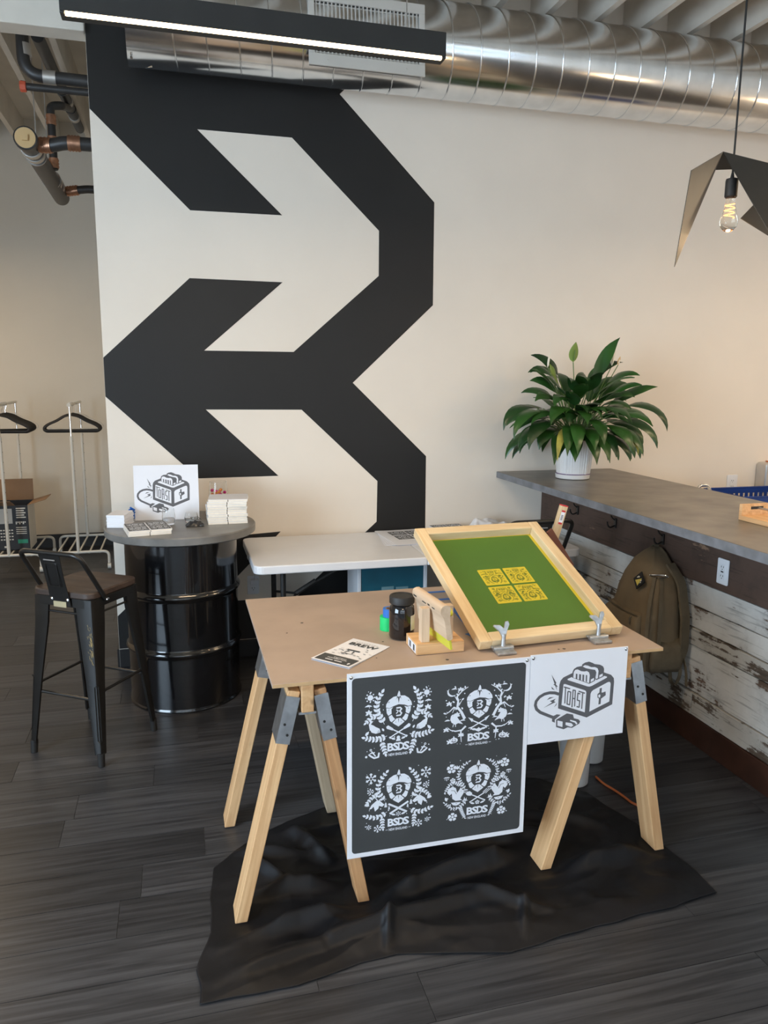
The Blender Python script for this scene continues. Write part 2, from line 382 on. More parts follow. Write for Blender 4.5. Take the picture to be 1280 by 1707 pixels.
# ceiling deck and joists running into the room
ceiling = struct(mk('ceiling', MB().box(RX0-.12, RX1+.12, RY0-.12, RY1+.12, ZC, ZC+.1), K['ceil']))
jm = {}
x = 2.403 - .305*19
while x < RX1:
    y1 = RY1-.002 if x < -.45 else WY-.002
    if y1 not in jm: jm[y1] = MB().box(-.02, .02, RY0+.002, y1, 3.70, ZC-.001).mesh('joist')
    if x > RX0+.05 and not (-.45 < x < -.2): put('joist', jm[y1], K['ceil'], ceiling, M=Matrix.Translation((x, 0, 0)))
    x += .305
struct(mk('beam_header', MB().box(RX0+.001, -.379, WY-.04, WY+.10, 3.40, 3.6995), K['ceil'], bevel=.006))
for (p, q, r) in (((2.05, 4.38, 3.665), (2.9, 4.36, 3.69), .008),):
    tag(mk('conduit', MB().tube(bend([p, (2.35, 4.33, 3.662), (2.6, 4.37, 3.672), q], .1), r), K['ceil'], smooth=True), 'thin painted conduit lying along the top of the spiral duct', 'conduit')

# ------------------------------------------------------------------ spiral duct
DY, DZ, DR, DX0, DX1 = 4.245, 3.412, .2275, -.165, RX1-.003
duct = thing('spiral_duct', 'round galvanized spiral air duct under the ceiling joists', 'duct', (DX0, DY, DZ-DR))
mb = MB(); n = 64
rings = [(DX0, DR-.004), (DX0, DR), (DX1, DR), ]
secs = [[Vector((X, DY+r*math.cos(2*PI*k/n), DZ+r*math.sin(2*PI*k/n))) for k in range(n)] for X, r in [(DX0+.10, DR-.012), (DX0, DR-.006), (DX0, DR), (DX1, DR)]]
mb.loft(secs); mk('duct_shell', mb, K['galv'], duct, smooth=50)
pitch = .155; hel = []
t = 0; X = -.055
while X < DX1-.02:
    a = 2*PI*t/40; hel.append((X, DY+(DR+.001)*math.cos(a-PI/2), DZ+(DR+.001)*math.sin(a-PI/2))); t += 1; X = -.055-.03+pitch*t/40
mk('seam', MB().tube(hel, .0042, 5), K['galv'], duct, smooth=80)
mk('screw', MB().cyl((DX0+.02, DY-.075, DZ-DR+.008), (DX0+.02, DY-.085, DZ-DR-.002), .006, 8), K['chrome'], duct)

# register let into the duct, tilted a little to the floor
T = Matrix.Translation((.978, DY-.232, 3.352)) @ Matrix.Rotation(math.radians(-4), 4, 'X') @ Matrix(((1, 0, 0, 0), (0, 0, -1, 0), (0, 1, 0, 0), (0, 0, 0, 1)))
RW, RH = .59, .34
f = MB()
for x0, x1, y0, y1 in ((-RW/2, RW/2, RH/2-.045, RH/2), (-RW/2, RW/2, -RH/2, -RH/2+.055), (-RW/2, -RW/2+.03, -RH/2+.055, RH/2-.045), (RW/2-.03, RW/2, -RH/2+.055, RH/2-.045)):
    f.box(x0, x1, y0, y1, 0, .012)
reg = mk('air_register', f, K['grille'], duct, M=T, bevel=.002); reg['label'] = 'grey rectangular register grille set into the spiral duct'
mk('backing', MB().box(-RW/2+.01, RW/2-.01, -RH/2+.02, RH/2-.02, -.05, -.03), K['grilldark'], reg, M=T)
vb = MB().box(-.0022, .0022, -RH/2+.05, RH/2-.04, -.012, .006).mesh('vertical_blade'); hb = MB().box(-RW/2+.025, RW/2-.025, -.0028, .0028, -.016, -.001).mesh('horizontal_blade')
for i in range(27): put('vertical_blade', vb, K['grille'], reg, M=T @ Matrix.Translation((-RW/2+.04+i*(RW-.08)/26, 0, 0)))
for i in range(11): put('horizontal_blade', hb, K['grille'], reg, M=T @ Matrix.Translation((0, -RH/2+.065+i*(RH-.12)/10, 0)))
for sx in (-.2, .2): mk('screw', MB().cyl((sx, -RH/2+.03, .012), (sx, -RH/2+.03, .015), .005, 8), K['grille'], reg, M=T)

# ------------------------------------------------------------------ linear lights (one in view, the others added unseen for warm fill)
def linear_light(x0, x1, y, z, label, power):
    t = thing('linear_light', label, 'light', ((x0+x1)/2, y, z), group='linear ceiling lights')
    h = .075
    mk('housing', MB().box(x0, x1, y+.012, y+.052, z, z+h).box(x0, x1, y, y+.012, z+.006, z+h).box(x0, x0+.012, y, y+.012, z, z+.006).box(x1-.012, x1, y, y+.012, z, z+.006), K['matteblk'], t, bevel=.002)
    mk('led_strip', MB().box(x0+.014, x1-.014, y+.0005, y+.0115, z-.003, z+.0058), K['led'], t)
    for sx in (x0+.12, x1-.12): mk('cable', MB().cyl((sx, y+.028, z+h), (sx, y+.028, 3.70 if True else 0), .002, 6), K['steel'], t)
    return t
linear_light(-.267, .845, 2.44, 2.665, 'long black linear light with a glowing warm strip hung before the duct', 0)
linear_light(2.2, 3.4, .6, 2.665, 'added black linear fill light on cables above the open end of the bar', 0)
linear_light(-.4, .8, -.8, 2.665, 'added black linear fill light on cables before the shop windows', 0)
linear_light(-2.9, -1.7, 6.1, 2.9, 'added black linear fill light on cables in the recess beyond the mural wall', 0)  # unseen fixture added to brighten the recess
for (lx, ly) in ((.29, 2.46), (2.8, .62), (.2, -.78), (3.6, 2.6)):  # all but the first are added warm fill; the last has no fixture
    area('lamp_and_fill_glow', (lx, ly, 2.652), (0, 0, 0), 1.15, .04, 20, (1, .74, .46))
area('lamp_and_fill_glow', (-2.3, 6.13, 2.888), (0, 0, 0), 1.15, .04, 30, (1, .76, .5))  # added warm fill for the recess

# ------------------------------------------------------------------ folded steel pendant with a filament bulb
bp = at_z(1216, 350, 2.29)
pend = thing('pendant_lamp', 'pendant lamp with bare filament bulb under a folded black steel shade', 'lamp', (bp.x, bp.y, bp.z-.07))
bx, by, bz = bp
mk('cord', MB().cyl((bx, by, bz+.11), (bx, by, 3.70), .0035, 8), K['matteblk'], pend, smooth=True)
mk('lamp_holder', MB().lathe([(.004, .125), (.007, .108), (.020, .104), (.0215, .096), (.0215, .045), (.017, .040)], (bx, by, bz), 24), K['matteblk'], pend, smooth=True)
mk('bulb_glass', MB().lathe([(.013, .045), (.0145, .03), (.020, .005), (.0285, -.028), (.031, -.045), (.027, -.06), (.014, -.072), (.002, -.076)], (bx, by, bz), 28), K['bulb'], pend, smooth=True)
fil = [(bx+.0125*math.cos(a), by+.0125*math.sin(a), bz+.02-.05*a/(6*PI)) for a in (6*PI*i/60 for i in range(61))]
mk('filament', MB().tube(fil, .0016, 5), K['filament'], pend, smooth=True)
mk('filament_post', MB().cyl((bx, by, bz+.04), (bx, by, bz-.025), .002, 6), K['glass'], pend)
def bulb_light(x, y, z, p):
    l = bpy.data.lights.new('bulb_glow', 'POINT'); l.energy = p; l.color = (1, .68, .38); l.shadow_soft_size = .02
    o = bpy.data.objects.new('bulb_glow', l); o.location = (x, y, z); COL.objects.link(o)
bulb_light(bx, by, bz-.095, 5)
for k, (qx, qy) in enumerate(((3.55, 2.3), (4.6, 3.1))):
    p2 = thing('pendant_lamp', ('bare filament bulb pendant over the work side of the bar', 'bare filament bulb pendant above the steel bench end')[k], 'lamp', (qx, qy, bz-.07))
    mk('cord', MB().cyl((qx, qy, bz+.11), (qx, qy, 3.70), .0035, 8), K['matteblk'], p2, smooth=True)
    mk('lamp_holder', MB().lathe([(.004, .125), (.007, .108), (.020, .104), (.0215, .096), (.0215, .045), (.017, .040)], (qx, qy, bz), 24), K['matteblk'], p2, smooth=True)
    mk('bulb_glass', MB().lathe([(.013, .045), (.0145, .03), (.020, .005), (.0285, -.028), (.031, -.045), (.027, -.06), (.014, -.072), (.002, -.076)], (qx, qy, bz), 28), K['bulb'], p2, smooth=True)
    bulb_light(qx, qy, bz-.10, 11)
# shade: thin folded plates hung round the cord
Yc = by
A = at_y(1205, 253, Yc-.02); Lh = at_y(1152, 284, Yc-.16); Lt = at_y(1124, 445, Yc-.20); Q1 = at_y(1189, 283, Yc+.06); Q2 = at_y(1219, 282, Yc+.06)
B = at_y(1305, 278, Yc+.02); C = at_y(1292, 405, Yc-.16); Dd = at_y(1253, 344, Yc-.10); E1 = at_y(1234, 364, Yc+.05); F1 = at_y(1300, 405, Yc+.05); Dq = at_y(1262, 335, Yc+.08)
G1 = at_y(1330, 330, Yc+.15)
def plate(name, pts, mat):
    pts = [Vector(p) for p in pts]; nrm = (pts[1]-pts[0]).cross(pts[2]-pts[0]).normalized()*.0012; m = len(pts)
    vs = [p-nrm for p in pts]+[p+nrm for p in pts]
    fs = [(i, (i+1) % m, m+(i+1) % m, m+i) for i in range(m)]+[tuple(reversed(range(m))), tuple(range(m, 2*m))]
    mk(name, MB().add(vs, fs), mat, pend)
lo = Lt
plate('shade_panel', [A, Lh, Lt], K['shade'])
plate('shade_panel', [A, Q1, Q2], K['shade'])
plate('shade_panel', [A, C, B], K['shade'])
plate('shade_panel', [E1, F1, Dq], K['shade'])
plate('shade_panel', [A, B, G1], K['shade'])
plate('shade_panel', [A, G1, Q2], K['shade'])

# ------------------------------------------------------------------ bar counter
cnt = thing('bar_counter', 'bar counter clad in reclaimed peeling boards below a dark grey top', 'counter', (2.4, 2.7, 0))
CY0 = .9
mk('carcass', MB().box(2.312, 2.72, CY0+.02, WY-.002, .13, 1.058), K['floorbase'], cnt)
mk('countertop', MB().box(1.965, 2.786, CY0-.1, WY-.002, 1.060, 1.10), [K['counter']], cnt, bevel=.003)
tp = MB().box(1.9635, 1.9645, CY0-.1, WY-.003, 1.0615, 1.0985); mk('top_edge', tp, K['counteredge'], cnt)
mk('kick_board', MB().box(2.286, 2.312, CY0, WY-.012, .0, .132), K['baseboard'], cnt, bevel=.003)
def clad(rows):
    rr = random.Random(5)
    for z0, z1, cuts, ms, dx in rows:
        ys = [WY-.003] + cuts + [CY0]
        for i, (a, b) in enumerate(zip(ys, ys[1:])):
            d = dx + rr.uniform(-.003, .003); L = a-b
            secn = []
            m = 24; mbp = MB()
            for k in range(m+1):
                y = a - .001 - (L-.002)*k/m
                e0 = z0+.0028+.003*noise.noise((y*7, z0*9, i)); e1 = z1-.0028+.003*noise.noise((y*7+3, z1*9, i))
                bow = .002*noise.noise((y*2, z0*5, 4))
                secn.append([Vector((2.29+d+bow, y, e0)), Vector((2.29+d+bow, y, e1)), Vector((2.311, y, e1)), Vector((2.311, y, e0))])
            mbp.loft(secn); mk('clad_board', mbp, K[ms[i % len(ms)]], cnt, bevel=.0015)
clad([(.772, 1.058, [], ['darkboard'], -.004),
      (.655, .772, [3.42, 3.36], ['whiteboard1', 'darkboard', 'whiteboard1'], .002),
      (.552, .655, [2.2], ['whiteboard1'], .004),
      (.468, .552, [3.75, 1.9], ['whiteboard2', 'whiteboard2', 'whiteboard1'], .001),
      (.245, .468, [3.1], ['whiteboard1'], .003),
      (.134, .245, [2.9], ['whiteboard2'], .0)])
for yh in (4.037, 3.625, 3.198, 2.35):
    h = thing('coat_hook', {4.037: 'black iron coat hook on brown board near the white wall', 3.625: 'black iron coat hook between wall end hook and the backpack', 3.198: 'black iron coat hook holding the tan backpack', 2.35: 'black iron coat hook beyond the white outlet on the bar'}[yh], 'hook', (2.284, yh, .9))
    mk('hook_plate', MB().box(2.276, 2.2845, yh-.010, yh+.010, .892, .945), K['blackmetal'], h, bevel=.002)
    mk('hook_arm', MB().tube(bend([(2.278, yh, .905), (2.25, yh, .893), (2.235, yh, .908), (2.232, yh, .928)], .012), .0045, 6).tube(bend([(2.278, yh, .935), (2.262, yh, .945), (2.252, yh, .962)], .01), .004, 6), K['blackmetal'], h, smooth=True)
def outlet(name, label, M, usb=False, w=.070, hgt=.114):
    o = thing(name, label, 'outlet', M.translation)
    mk('cover_plate', MB().prism(rrect(w, hgt, .006), 0, .006), K['white'], o, M=M, bevel=.0015)
    mk('receptacle', MB().prism(rrect(.034, .068, .004), .006, .008), K['white'], o, M=M)
    s = MB()
    for cy in (-.02, .02):
        for cx in (-.007, .007): s.box(cx-.0012, cx+.0012, cy-.002, cy+.006, .008, .0088)
        s.box(-.002, .002, cy-.011, cy-.007, .008, .0088)
    if usb: s.box(-.008, .008, -.003, .003, .008, .0088)
    mk('slots', s, K['socket'], o, M=M)['kind'] = 'stuff'
    return o
Mxn = lambda p: Matrix(((0, 0, -1, p[0]), (-1, 0, 0, p[1]), (0, 1, 0, p[2]), (0, 0, 0, 1)))       # faces -X
Myn = lambda p: Matrix(((1, 0, 0, p[0]), (0, 0, -1, p[1]), (0, 1, 0, p[2]), (0, 0, 0, 1)))        # faces -Y
outlet('wall_outlet', 'white duplex outlet on the brown board of the bar', Mxn((2.2835, 2.755, .866)), True)
p = at_y(1219, 806, WY); outlet('wall_outlet', 'white outlet on cream wall behind the bar', Myn((p.x, WY-.0005, p.z)), False, .085, .125)
outlet('wall_outlet', 'white outlet low on the wall behind the folding table', Myn((.405, WY-.002, .45)))
# ================================================================== printed art (flat shapes a fraction of a millimetre proud)
class Art:
    """polygons on layers; even layers take material 0 (ink), odd layers material 1 (ground)"""
    def __init__(s): s.p = []; s.sx = 1
    def poly(s, pts, layer=0): s.p.append(([(x*s.sx, y) for x, y in pts], layer))
    def disc(s, x, y, r, layer=0, n=14, ry=None): s.poly([(x+r*math.cos(2*PI*i/n), y+(ry or r)*math.sin(2*PI*i/n)) for i in range(n)], layer)
    def leaf(s, x, y, a, l, w, layer=0):
        ca, sa = math.cos(a), math.sin(a)
        s.poly([(x+ca*u*l-sa*v*w, y+sa*u*l+ca*v*w) for u, v in ((0, 0), (.25, .42), (.55, .5), (.85, .22), (1, 0), (.85, -.22), (.55, -.5), (.25, -.42))], layer)
    def stroke(s, pts, w, layer=0, taper=None):
        for i, ((x0, y0), (x1, y1)) in enumerate(zip(pts, pts[1:])):
            d = math.hypot(x1-x0, y1-y0) or 1; nx, ny = -(y1-y0)/d, (x1-x0)/d
            k = len(pts)-1; wa = w if taper is None else w+(taper-w)*i/k; wb = w if taper is None else w+(taper-w)*(i+1)/k
            s.poly([(x0+nx*wa/2, y0+ny*wa/2), (x0-nx*wa/2, y0-ny*wa/2), (x1-nx*wb/2, y1-ny*wb/2), (x1+nx*wb/2, y1+ny*wb/2)], layer)
            if i: s.disc(x0, y0, wa/2, layer, 8)
    def spray(s, pts, n, l, w, spread=.6, layer=0, stem=.014, tip=True):
        seg = [math.dist(a, b) for a, b in zip(pts, pts[1:])]; tot = sum(seg)
        def at(t):
            t *= tot
            for (a, b), d in zip(zip(pts, pts[1:]), seg):
                if t <= d or (a, b) == (pts[-2], pts[-1]):
                    q = t/d; return a[0]+(b[0]-a[0])*q, a[1]+(b[1]-a[1])*q, math.atan2(b[1]-a[1], b[0]-a[0])
                t -= d
        s.stroke(pts, stem, layer)
        for i in range(n):
            x, y, a = at((i+.7)/n*.95)
            for sd in (-1, 1): s.leaf(x, y, a+sd*spread, l*(1-.25*i/n), w*(1-.2*i/n), layer)
        if tip: x, y, a = at(1); s.leaf(x, y, a, l, w, layer)
    def mesh(s, name, eps=.0004):
        mb = MB()
        cnt = max(1, len(s.p))
        for idx, (pts, l) in enumerate(s.p):
            ar = sum(a[0]*b[1]-b[0]*a[1] for a, b in zip(pts, pts[1:]+pts[:1]))
            if ar < 0: pts = pts[::-1]
            mb.add([(x, y, l+.9*idx/cnt) for x, y in pts], [tuple(range(len(pts)))], l % 2)
        me = bpy.data.meshes.new(name); me.from_pydata(mb.v, [], mb.f)
        for q, i in zip(me.polygons, mb.m): q.material_index = i
        return me
def text_polys(txt, size, bold=0.0, shear=0):
    cu = bpy.data.curves.new('t', 'FONT'); cu.body = txt; cu.size = 1; cu.offset = bold; cu.shear = shear; cu.align_x = 'CENTER'; cu.align_y = 'CENTER'; cu.resolution_u = 2
    o = bpy.data.objects.new('t', cu); COL.objects.link(o); dg = bpy.context.evaluated_depsgraph_get(); me = bpy.data.meshes.new_from_object(o.evaluated_get(dg))
    ps = [[(me.vertices[i].co.x*size, me.vertices[i].co.y*size) for i in p.vertices] for p in me.polygons]
    bpy.data.objects.remove(o); bpy.data.curves.remove(cu); bpy.data.meshes.remove(me); return ps
def put_text(art, txt, x, y, w, h, bold=0, layer=0, rot=0):
    ps = text_polys(txt, 1, bold); xs = [q[0] for p in ps for q in p]; ys = [q[1] for p in ps for q in p]
    mx, my = (min(xs)+max(xs))/2, (min(ys)+max(ys))/2; kx = w/(max(xs)-min(xs)); ky = h/(max(ys)-min(ys)); c, sn = math.cos(rot), math.sin(rot)
    for p in ps:
        q = [((a-mx)*kx, (b-my)*ky) for a, b in p]; art.poly([(x+a*c-b*sn, y+a*sn+b*c) for a, b in q], layer)

def acorn(a):
    a.poly([(-.37, .47), (-.36, .56), (-.28, .68), (-.15, .76), (-.02, .78), (.05, .78), (.17, .77), (.29, .69), (.37, .57), (.39, .47), (.28, .45), (.17, .50), (.0, .53), (-.14, .49), (-.26, .44)])
    a.poly([(-.03, .62), (-.045, .80), (.0, .93), (.03, .89), (.045, .80), (.02, .62)])
    for x0, x1 in ((-.03, -.09), (.03, .10)): a.poly([(x0, .77), (x1, .66), (x1*.4, .74)], 1)
    a.poly([(-.03, .75), (.0, .56), (.03, .75)], 1)
    a.poly([(-.06, .765), (-.05, .70), (-.02, .76)], 1); a.poly([(.06, .765), (.05, .70), (.02, .76)], 1)
    a.sx = 1
    for s in (-1, 1):
        a.sx = s
        a.poly([(.36, .45), (.345, .30), (.30, .22), (.205, .27), (.21, .40), (.16, .46), (.26, .43)])
        a.poly([(.29, .19), (.25, .06), (.20, .02), (.10, .10), (.16, .17), (.20, .24)])
        a.poly([(.0, -.13), (.0, .12), (.06, .12), (.09, .085), (.175, .00), (.13, -.04)])
        a.stroke([(.30, .60), (.27, .63)], .018, 1); a.stroke([(.09, .0), (.07, .02)], .012, 1); a.poly([(.30, .36), (.275, .42), (.28, .37)], 1)
    a.sx = 1
    a.disc(0, .315, .172, 1, 24)
    a.poly([(-.012, .10), (0, -.02), (.012, .10)], 1)
    a.stroke([(-.07, .425), (.045, .43), (.085, .385), (.03, .325), (.085, .265), (.05, .205), (-.07, .20)], .042, 2)
    a.stroke([(-.07, .37), (.0, .325)], .03, 2); a.stroke([(-.07, .26), (-.02, .315)], .03, 2)
def lettering(a):
    for i, ch in enumerate('BSDS'): put_text(a, ch, -.225+.155*i, -.72, .185, .245, .035)
    put_text(a, 'NEW ENGLAND', .0, -.945, .56, .080, .02)
    for s in (-1, 1): a.stroke([(s*.31, -.945), (s*.38, -.945)], .012)
def dots(a, seed, n=26):
    r = random.Random(seed); k = 0
    while k < n:
        x, y = r.uniform(.1, .98), r.uniform(-.95, .98)
        if abs(x) < .42 and -.2 < y < .95: continue
        if abs(x) < .4 and y < -.55: continue
        for s in (-1, 1): a.disc(s*x, y, r.choice((.010, .014, .020)), 0, 8)
        k += 1
def flower(a, x, y, r):
    for i in range(5):
        t = PI/2+2*PI*i/5; a.poly([(x+r*q*math.cos(t+d), y+r*q*math.sin(t+d)) for q, d in ((.40, -.40), (.75, -.55), (1, -.30), (1, .30), (.75, .55), (.40, .40))])
    a.disc(x, y, r*.28, 0, 10)
def flake(a, x, y, r):
    for i in range(6):
        t = PI/2+PI*i/3; c, s = math.cos(t), math.sin(t); a.stroke([(x+c*r*.2, y+s*r*.2), (x+c*r, y+s*r)], r*.2)
        for d in (-.6, .6): a.stroke([(x+c*r*.55, y+s*r*.55), (x+c*r*.55+math.cos(t+d)*r*.38, y+s*r*.55+math.sin(t+d)*r*.38)], r*.15)
def maple(a, x, y, r):
    for t in (90, 150, 30, 210, -30): a.leaf(x, y-.1*r, math.radians(t), r, r*.55)
def holly(a, pts, n, l):
    a.spray(pts, n, l, l*.62, .85, stem=.012)
def design(k):
    a = Art(); acorn(a); lettering(a); dots(a, k)
    for s in (-1, 1):
        a.sx = s
        if k == 0:
            a.spray([(.41, -.02), (.50, .16), (.62, .34), (.64, .55), (.60, .74), (.50, .90)], 8, .15, .085, .75)
            a.spray([(.60, .26), (.78, .22), (.92, .10)], 4, .12, .065, .8)
            a.disc(.82, .80, .082, 0, 18)
            for i in range(8): t = 2*PI*i/8; a.leaf(.82+.10*math.cos(t), .80+.10*math.sin(t), t, .05, .045)
            a.poly([(.98, .54), (.76, .54), (.80, .575), (.88, .60), (.94, .57)]); maple(a, .86, .36, .11)
            a.poly([(.52, -.24), (.55, -.13), (.66, -.07), (.72, -.02), (.80, .02), (.74, .10), (.70, .09), (.80, .13), (.86, .02), (.84, -.10), (.78, -.22), (.66, -.27)])
            a.disc(.58, -.18, .010, 1, 6); a.stroke([(.53, -.215), (.62, -.225)], .012, 1)
            a.spray([(.33, -.37), (.55, -.44), (.76, -.43), (.95, -.37)], 6, .13, .075, .95); a.spray([(.50, -.50), (.43, -.70), (.38, -.88)], 4, .12, .07, .8)
            a.leaf(.96, -.30, 2.3, .16, .08); a.leaf(.42, -.22, 1.0, .11, .06)
            a.stroke([(.78, -.78), (.66, -.94)], .035); a.disc(.80, -.74, .035); a.disc(.80, -.74, .016, 1)
            a.stroke([(.56, -.84), (.58, -.97), (.70, -.99), (.80, -.92), (.86, -.86)], .05); a.stroke([(.68, -.82), (.82, -.84)], .03); a.disc(.93, -.93, .035)
        elif k == 1:
            a.stroke([(.42, -.10), (.52, .12), (.64, .30), (.62, .50), (.66, .62), (.52, .78), (.34, .90)], .085, taper=.02)
            a.stroke([(.54, .76), (.46, .88)], .03, taper=.012); a.stroke([(.64, .50), (.74, .68)], .035, taper=.01); a.stroke([(.60, .34), (.50, .52)], .03, taper=.012)
            a.stroke([(.60, .22), (.74, .30), (.86, .18), (.98, .10)], .05, taper=.015); a.stroke([(.72, .27), (.78, .12)], .03, taper=.012)
            for x, y, t in ((.62, .66, .9), (.52, .50, 2.4), (.42, .86, 1.4), (.48, .20, 1.1), (.72, .44, .7), (.96, .12, .3)): a.leaf(x, y, t, .09, .05)
            for x, y in ((.56, .84), (.88, .42), (.64, .06), (.95, -.40), (.84, -.80), (.52, -.60)): maple(a, x, y, .095)
            for i in range(14):
                t0 = math.radians(-75+i*14); t1 = math.radians(-75+(i+1)*14)
                w0 = .055*math.sin(PI*i/14)+.002; w1 = .055*math.sin(PI*(i+1)/14)+.002
                a.poly([(.80+.14*math.cos(t0-1.2), .78+.14*math.sin(t0-1.2)), (.80+.14*math.cos(t1-1.2), .78+.14*math.sin(t1-1.2)), (.80+(.14-w1)*math.cos(t1-1.2), .78+(.14-w1)*math.sin(t1-1.2)), (.80+(.14-w0)*math.cos(t0-1.2), .78+(.14-w0)*math.sin(t0-1.2))])
            a.poly([(.55, .0), (.64, .06), (.74, .08), (.82, .03), (.84, -.08), (.80, -.18), (.70, -.26), (.60, -.22), (.46, -.27), (.58, -.12), (.64, -.02)])
            a.stroke([(.68, -.24), (.68, -.33)], .02); a.stroke([(.74, -.24), (.76, -.33)], .02); a.disc(.76, .03, .009, 1, 6)
            a.stroke([(.38, -.34), (.50, -.46), (.68, -.47), (.82, -.42), (.92, -.32)], .06, taper=.015); a.stroke([(.52, -.48), (.52, -.62), (.50, -.84)], .045, taper=.02)
            a.disc(.72, -.76, .115, 0, 18, .085); a.stroke([(.65, -.78), (.72, -.815), (.79, -.78)], .025, 1); a.disc(.68, -.735, .016, 1, 6); a.disc(.76, -.735, .016, 1, 6); a.leaf(.72, -.69, 1.5, .07, .04)
            for x, y in ((.92, -.10), (.48, -.14), (.74, .88)): a.poly([(x-.09, y-.02), (x+.09, y-.02), (x+.04, y+.015), (x-.02, y+.03)])
        elif k == 2:
            holly(a, [(.40, -.02), (.52, .14), (.62, .32), (.60, .52), (.52, .70), (.38, .86)], 8, .125); holly(a, [(.58, .24), (.78, .16), (.94, -.02)], 5, .10)
            holly(a, [(.34, -.36), (.52, -.48), (.74, -.50), (.96, -.42)], 6, .12); holly(a, [(.50, -.50), (.48, -.68), (.46, -.86)], 4, .10)
            flake(a, .82, .74, .17); flake(a, .84, .34, .10); flake(a, .62, -.86, .12); flake(a, .88, -.78, .08)
            a.poly([(.42, -.12), (.56, .02), (.66, .03), (.80, -.08), (.88, -.22), (.80, -.20), (.74, -.14), (.70, -.30), (.60, -.22), (.58, -.14), (.48, -.18)])
            a.stroke([(.60, .02), (.44, .06), (.36, .04)], .03, taper=.012); a.stroke([(.62, .03), (.70, .14), (.72, .24)], .03, taper=.012); a.disc(.55, -.06, .009, 1, 6)
            for x, y, q in ((.92, -.12, .11), (.38, -.22, .10), (.28, -.30, .07)):
                for j in range(3): a.poly([(x-q*(.55-.1*j), y+q*(.1+.45*j)), (x+q*(.55-.1*j), y+q*(.1+.45*j)), (x, y+q*(.8+.45*j))])
                a.stroke([(x, y), (x, y+q*.2)], .02)
        else:
            a.spray([(.38, .02), (.52, .24), (.60, .46), (.56, .66), (.44, .82), (.30, .90)], 12, .085, .045, 1.0); a.spray([(.50, .16), (.72, .30), (.86, .22), (.97, .02)], 10, .075, .04, 1.0)
            flower(a, .80, .74, .15); flower(a, .76, .36, .08); flower(a, .74, -.84, .14)
            a.spray([(.34, -.36), (.56, -.58), (.78, -.56), (.98, -.36)], 10, .08, .042, 1.0); a.spray([(.52, -.54), (.46, -.72), (.38, -.90)], 7, .075, .04, 1.0)
            a.poly([(.40, -.06), (.46, .02), (.52, .10), (.56, .02), (.62, -.06), (.66, .10), (.76, .16), (.88, .10), (.92, -.02), (.84, -.12), (.78, -.06), (.76, -.24), (.66, -.32), (.46, -.32), (.52, -.26), (.46, -.16)])
            a.disc(.50, -.02, .010, 1, 6); a.stroke([(.64, -.10), (.70, .02), (.80, .04)], .014, 1)
            a.poly([(.50, -.38), (.80, -.36), (.74, -.45), (.64, -.48), (.55, -.45)]); a.disc(.64, -.41, .014, 1, 6)
            for x, y in ((.38, -.02), (.94, .46)):
                a.poly([(x-.10, y), (x+.10, y), (x+.05, y+.035), (x-.05, y+.035)]); a.stroke([(x, y-.02), (x, y-.09)], .022); a.stroke([(x+.05, y-.02), (x+.05, y-.06)], .016); a.stroke([(x-.05, y-.02), (x-.05, y-.06)], .016)
            a.poly([(.28, -.36), (.48, -.36), (.42, -.31), (.40, -.22), (.37, -.31), (.33, -.25), (.33, -.33)]); a.leaf(.92, -.30, 1.2, .15, .08)
            for t in (.9, 1.4, 2.0): a.leaf(.62, .70, t, .14, .045)
    # the crossed pair below the acorn differs by season
    for s in (-1, 1):
        a.sx = s
        a.stroke([(-.24, -.43), (.20, -.18)], .035)
        if k == 0: a.poly([(.17, -.23), (.15, -.17), (.30, -.06), (.36, -.10), (.34, -.16)]); a.stroke([(-.26, -.41), (-.22, -.46)], .05)
        if k == 1: a.poly([(.16, -.22), (.30, -.08), (.20, -.13)]); a.poly([(.20, -.24), (.32, -.07), (.17, -.14)]); a.stroke([(-.30, -.42), (-.20, -.40)], .03); a.stroke([(-.24, -.47), (-.18, -.38)], .03)
        if k == 2: a.stroke([(-.26, -.44), (.30, -.12)], .06)
        if k == 3:
            if s < 0: a.poly([(.20, -.22), (.16, -.14), (.24, -.06), (.34, -.08), (.36, -.14), (.30, -.20)])
            else:
                for d in (-.04, 0, .04): a.stroke([(.20+d, -.18+d*-.6), (.32+d, -.07-d*.6)], .022)
        a.leaf(.08, -.50, .35, .16, .06)
    a.sx = 1
    if k == 3: flower(a, 0, -.46, .07)
    elif k == 1: a.poly([(-.15, -.43), (-.05, -.47), (0, -.42), (.05, -.47), (.15, -.43), (.09, -.52), (0, -.57), (-.09, -.52)])
    elif k == 2: flake(a, 0, -.47, .08)
    else: a.disc(0, -.45, .05); a.poly([(-.07, -.56), (.07, -.56), (.05, -.49), (-.05, -.49)])
    return a.mesh('print_design_%d' % k)
DES = [design(k) for k in range(4)]
def place_print(me, name, M, ink, ground, parent, z=.0003):
    o = bpy.data.objects.new(name, me); COL.objects.link(o)
    if not me.materials: me.materials.append(ink); me.materials.append(ground)
    o.material_slots[0].link = 'OBJECT'; o.material_slots[0].material = ink; o.material_slots[1].link = 'OBJECT'; o.material_slots[1].material = ground
    o.parent = parent; o.matrix_parent_inverse = WM[parent].inverted(); o.matrix_basis = M; WM[o] = M
    return o
def S3(s, e=.00012): return Matrix.Diagonal((s, s, e, 1))

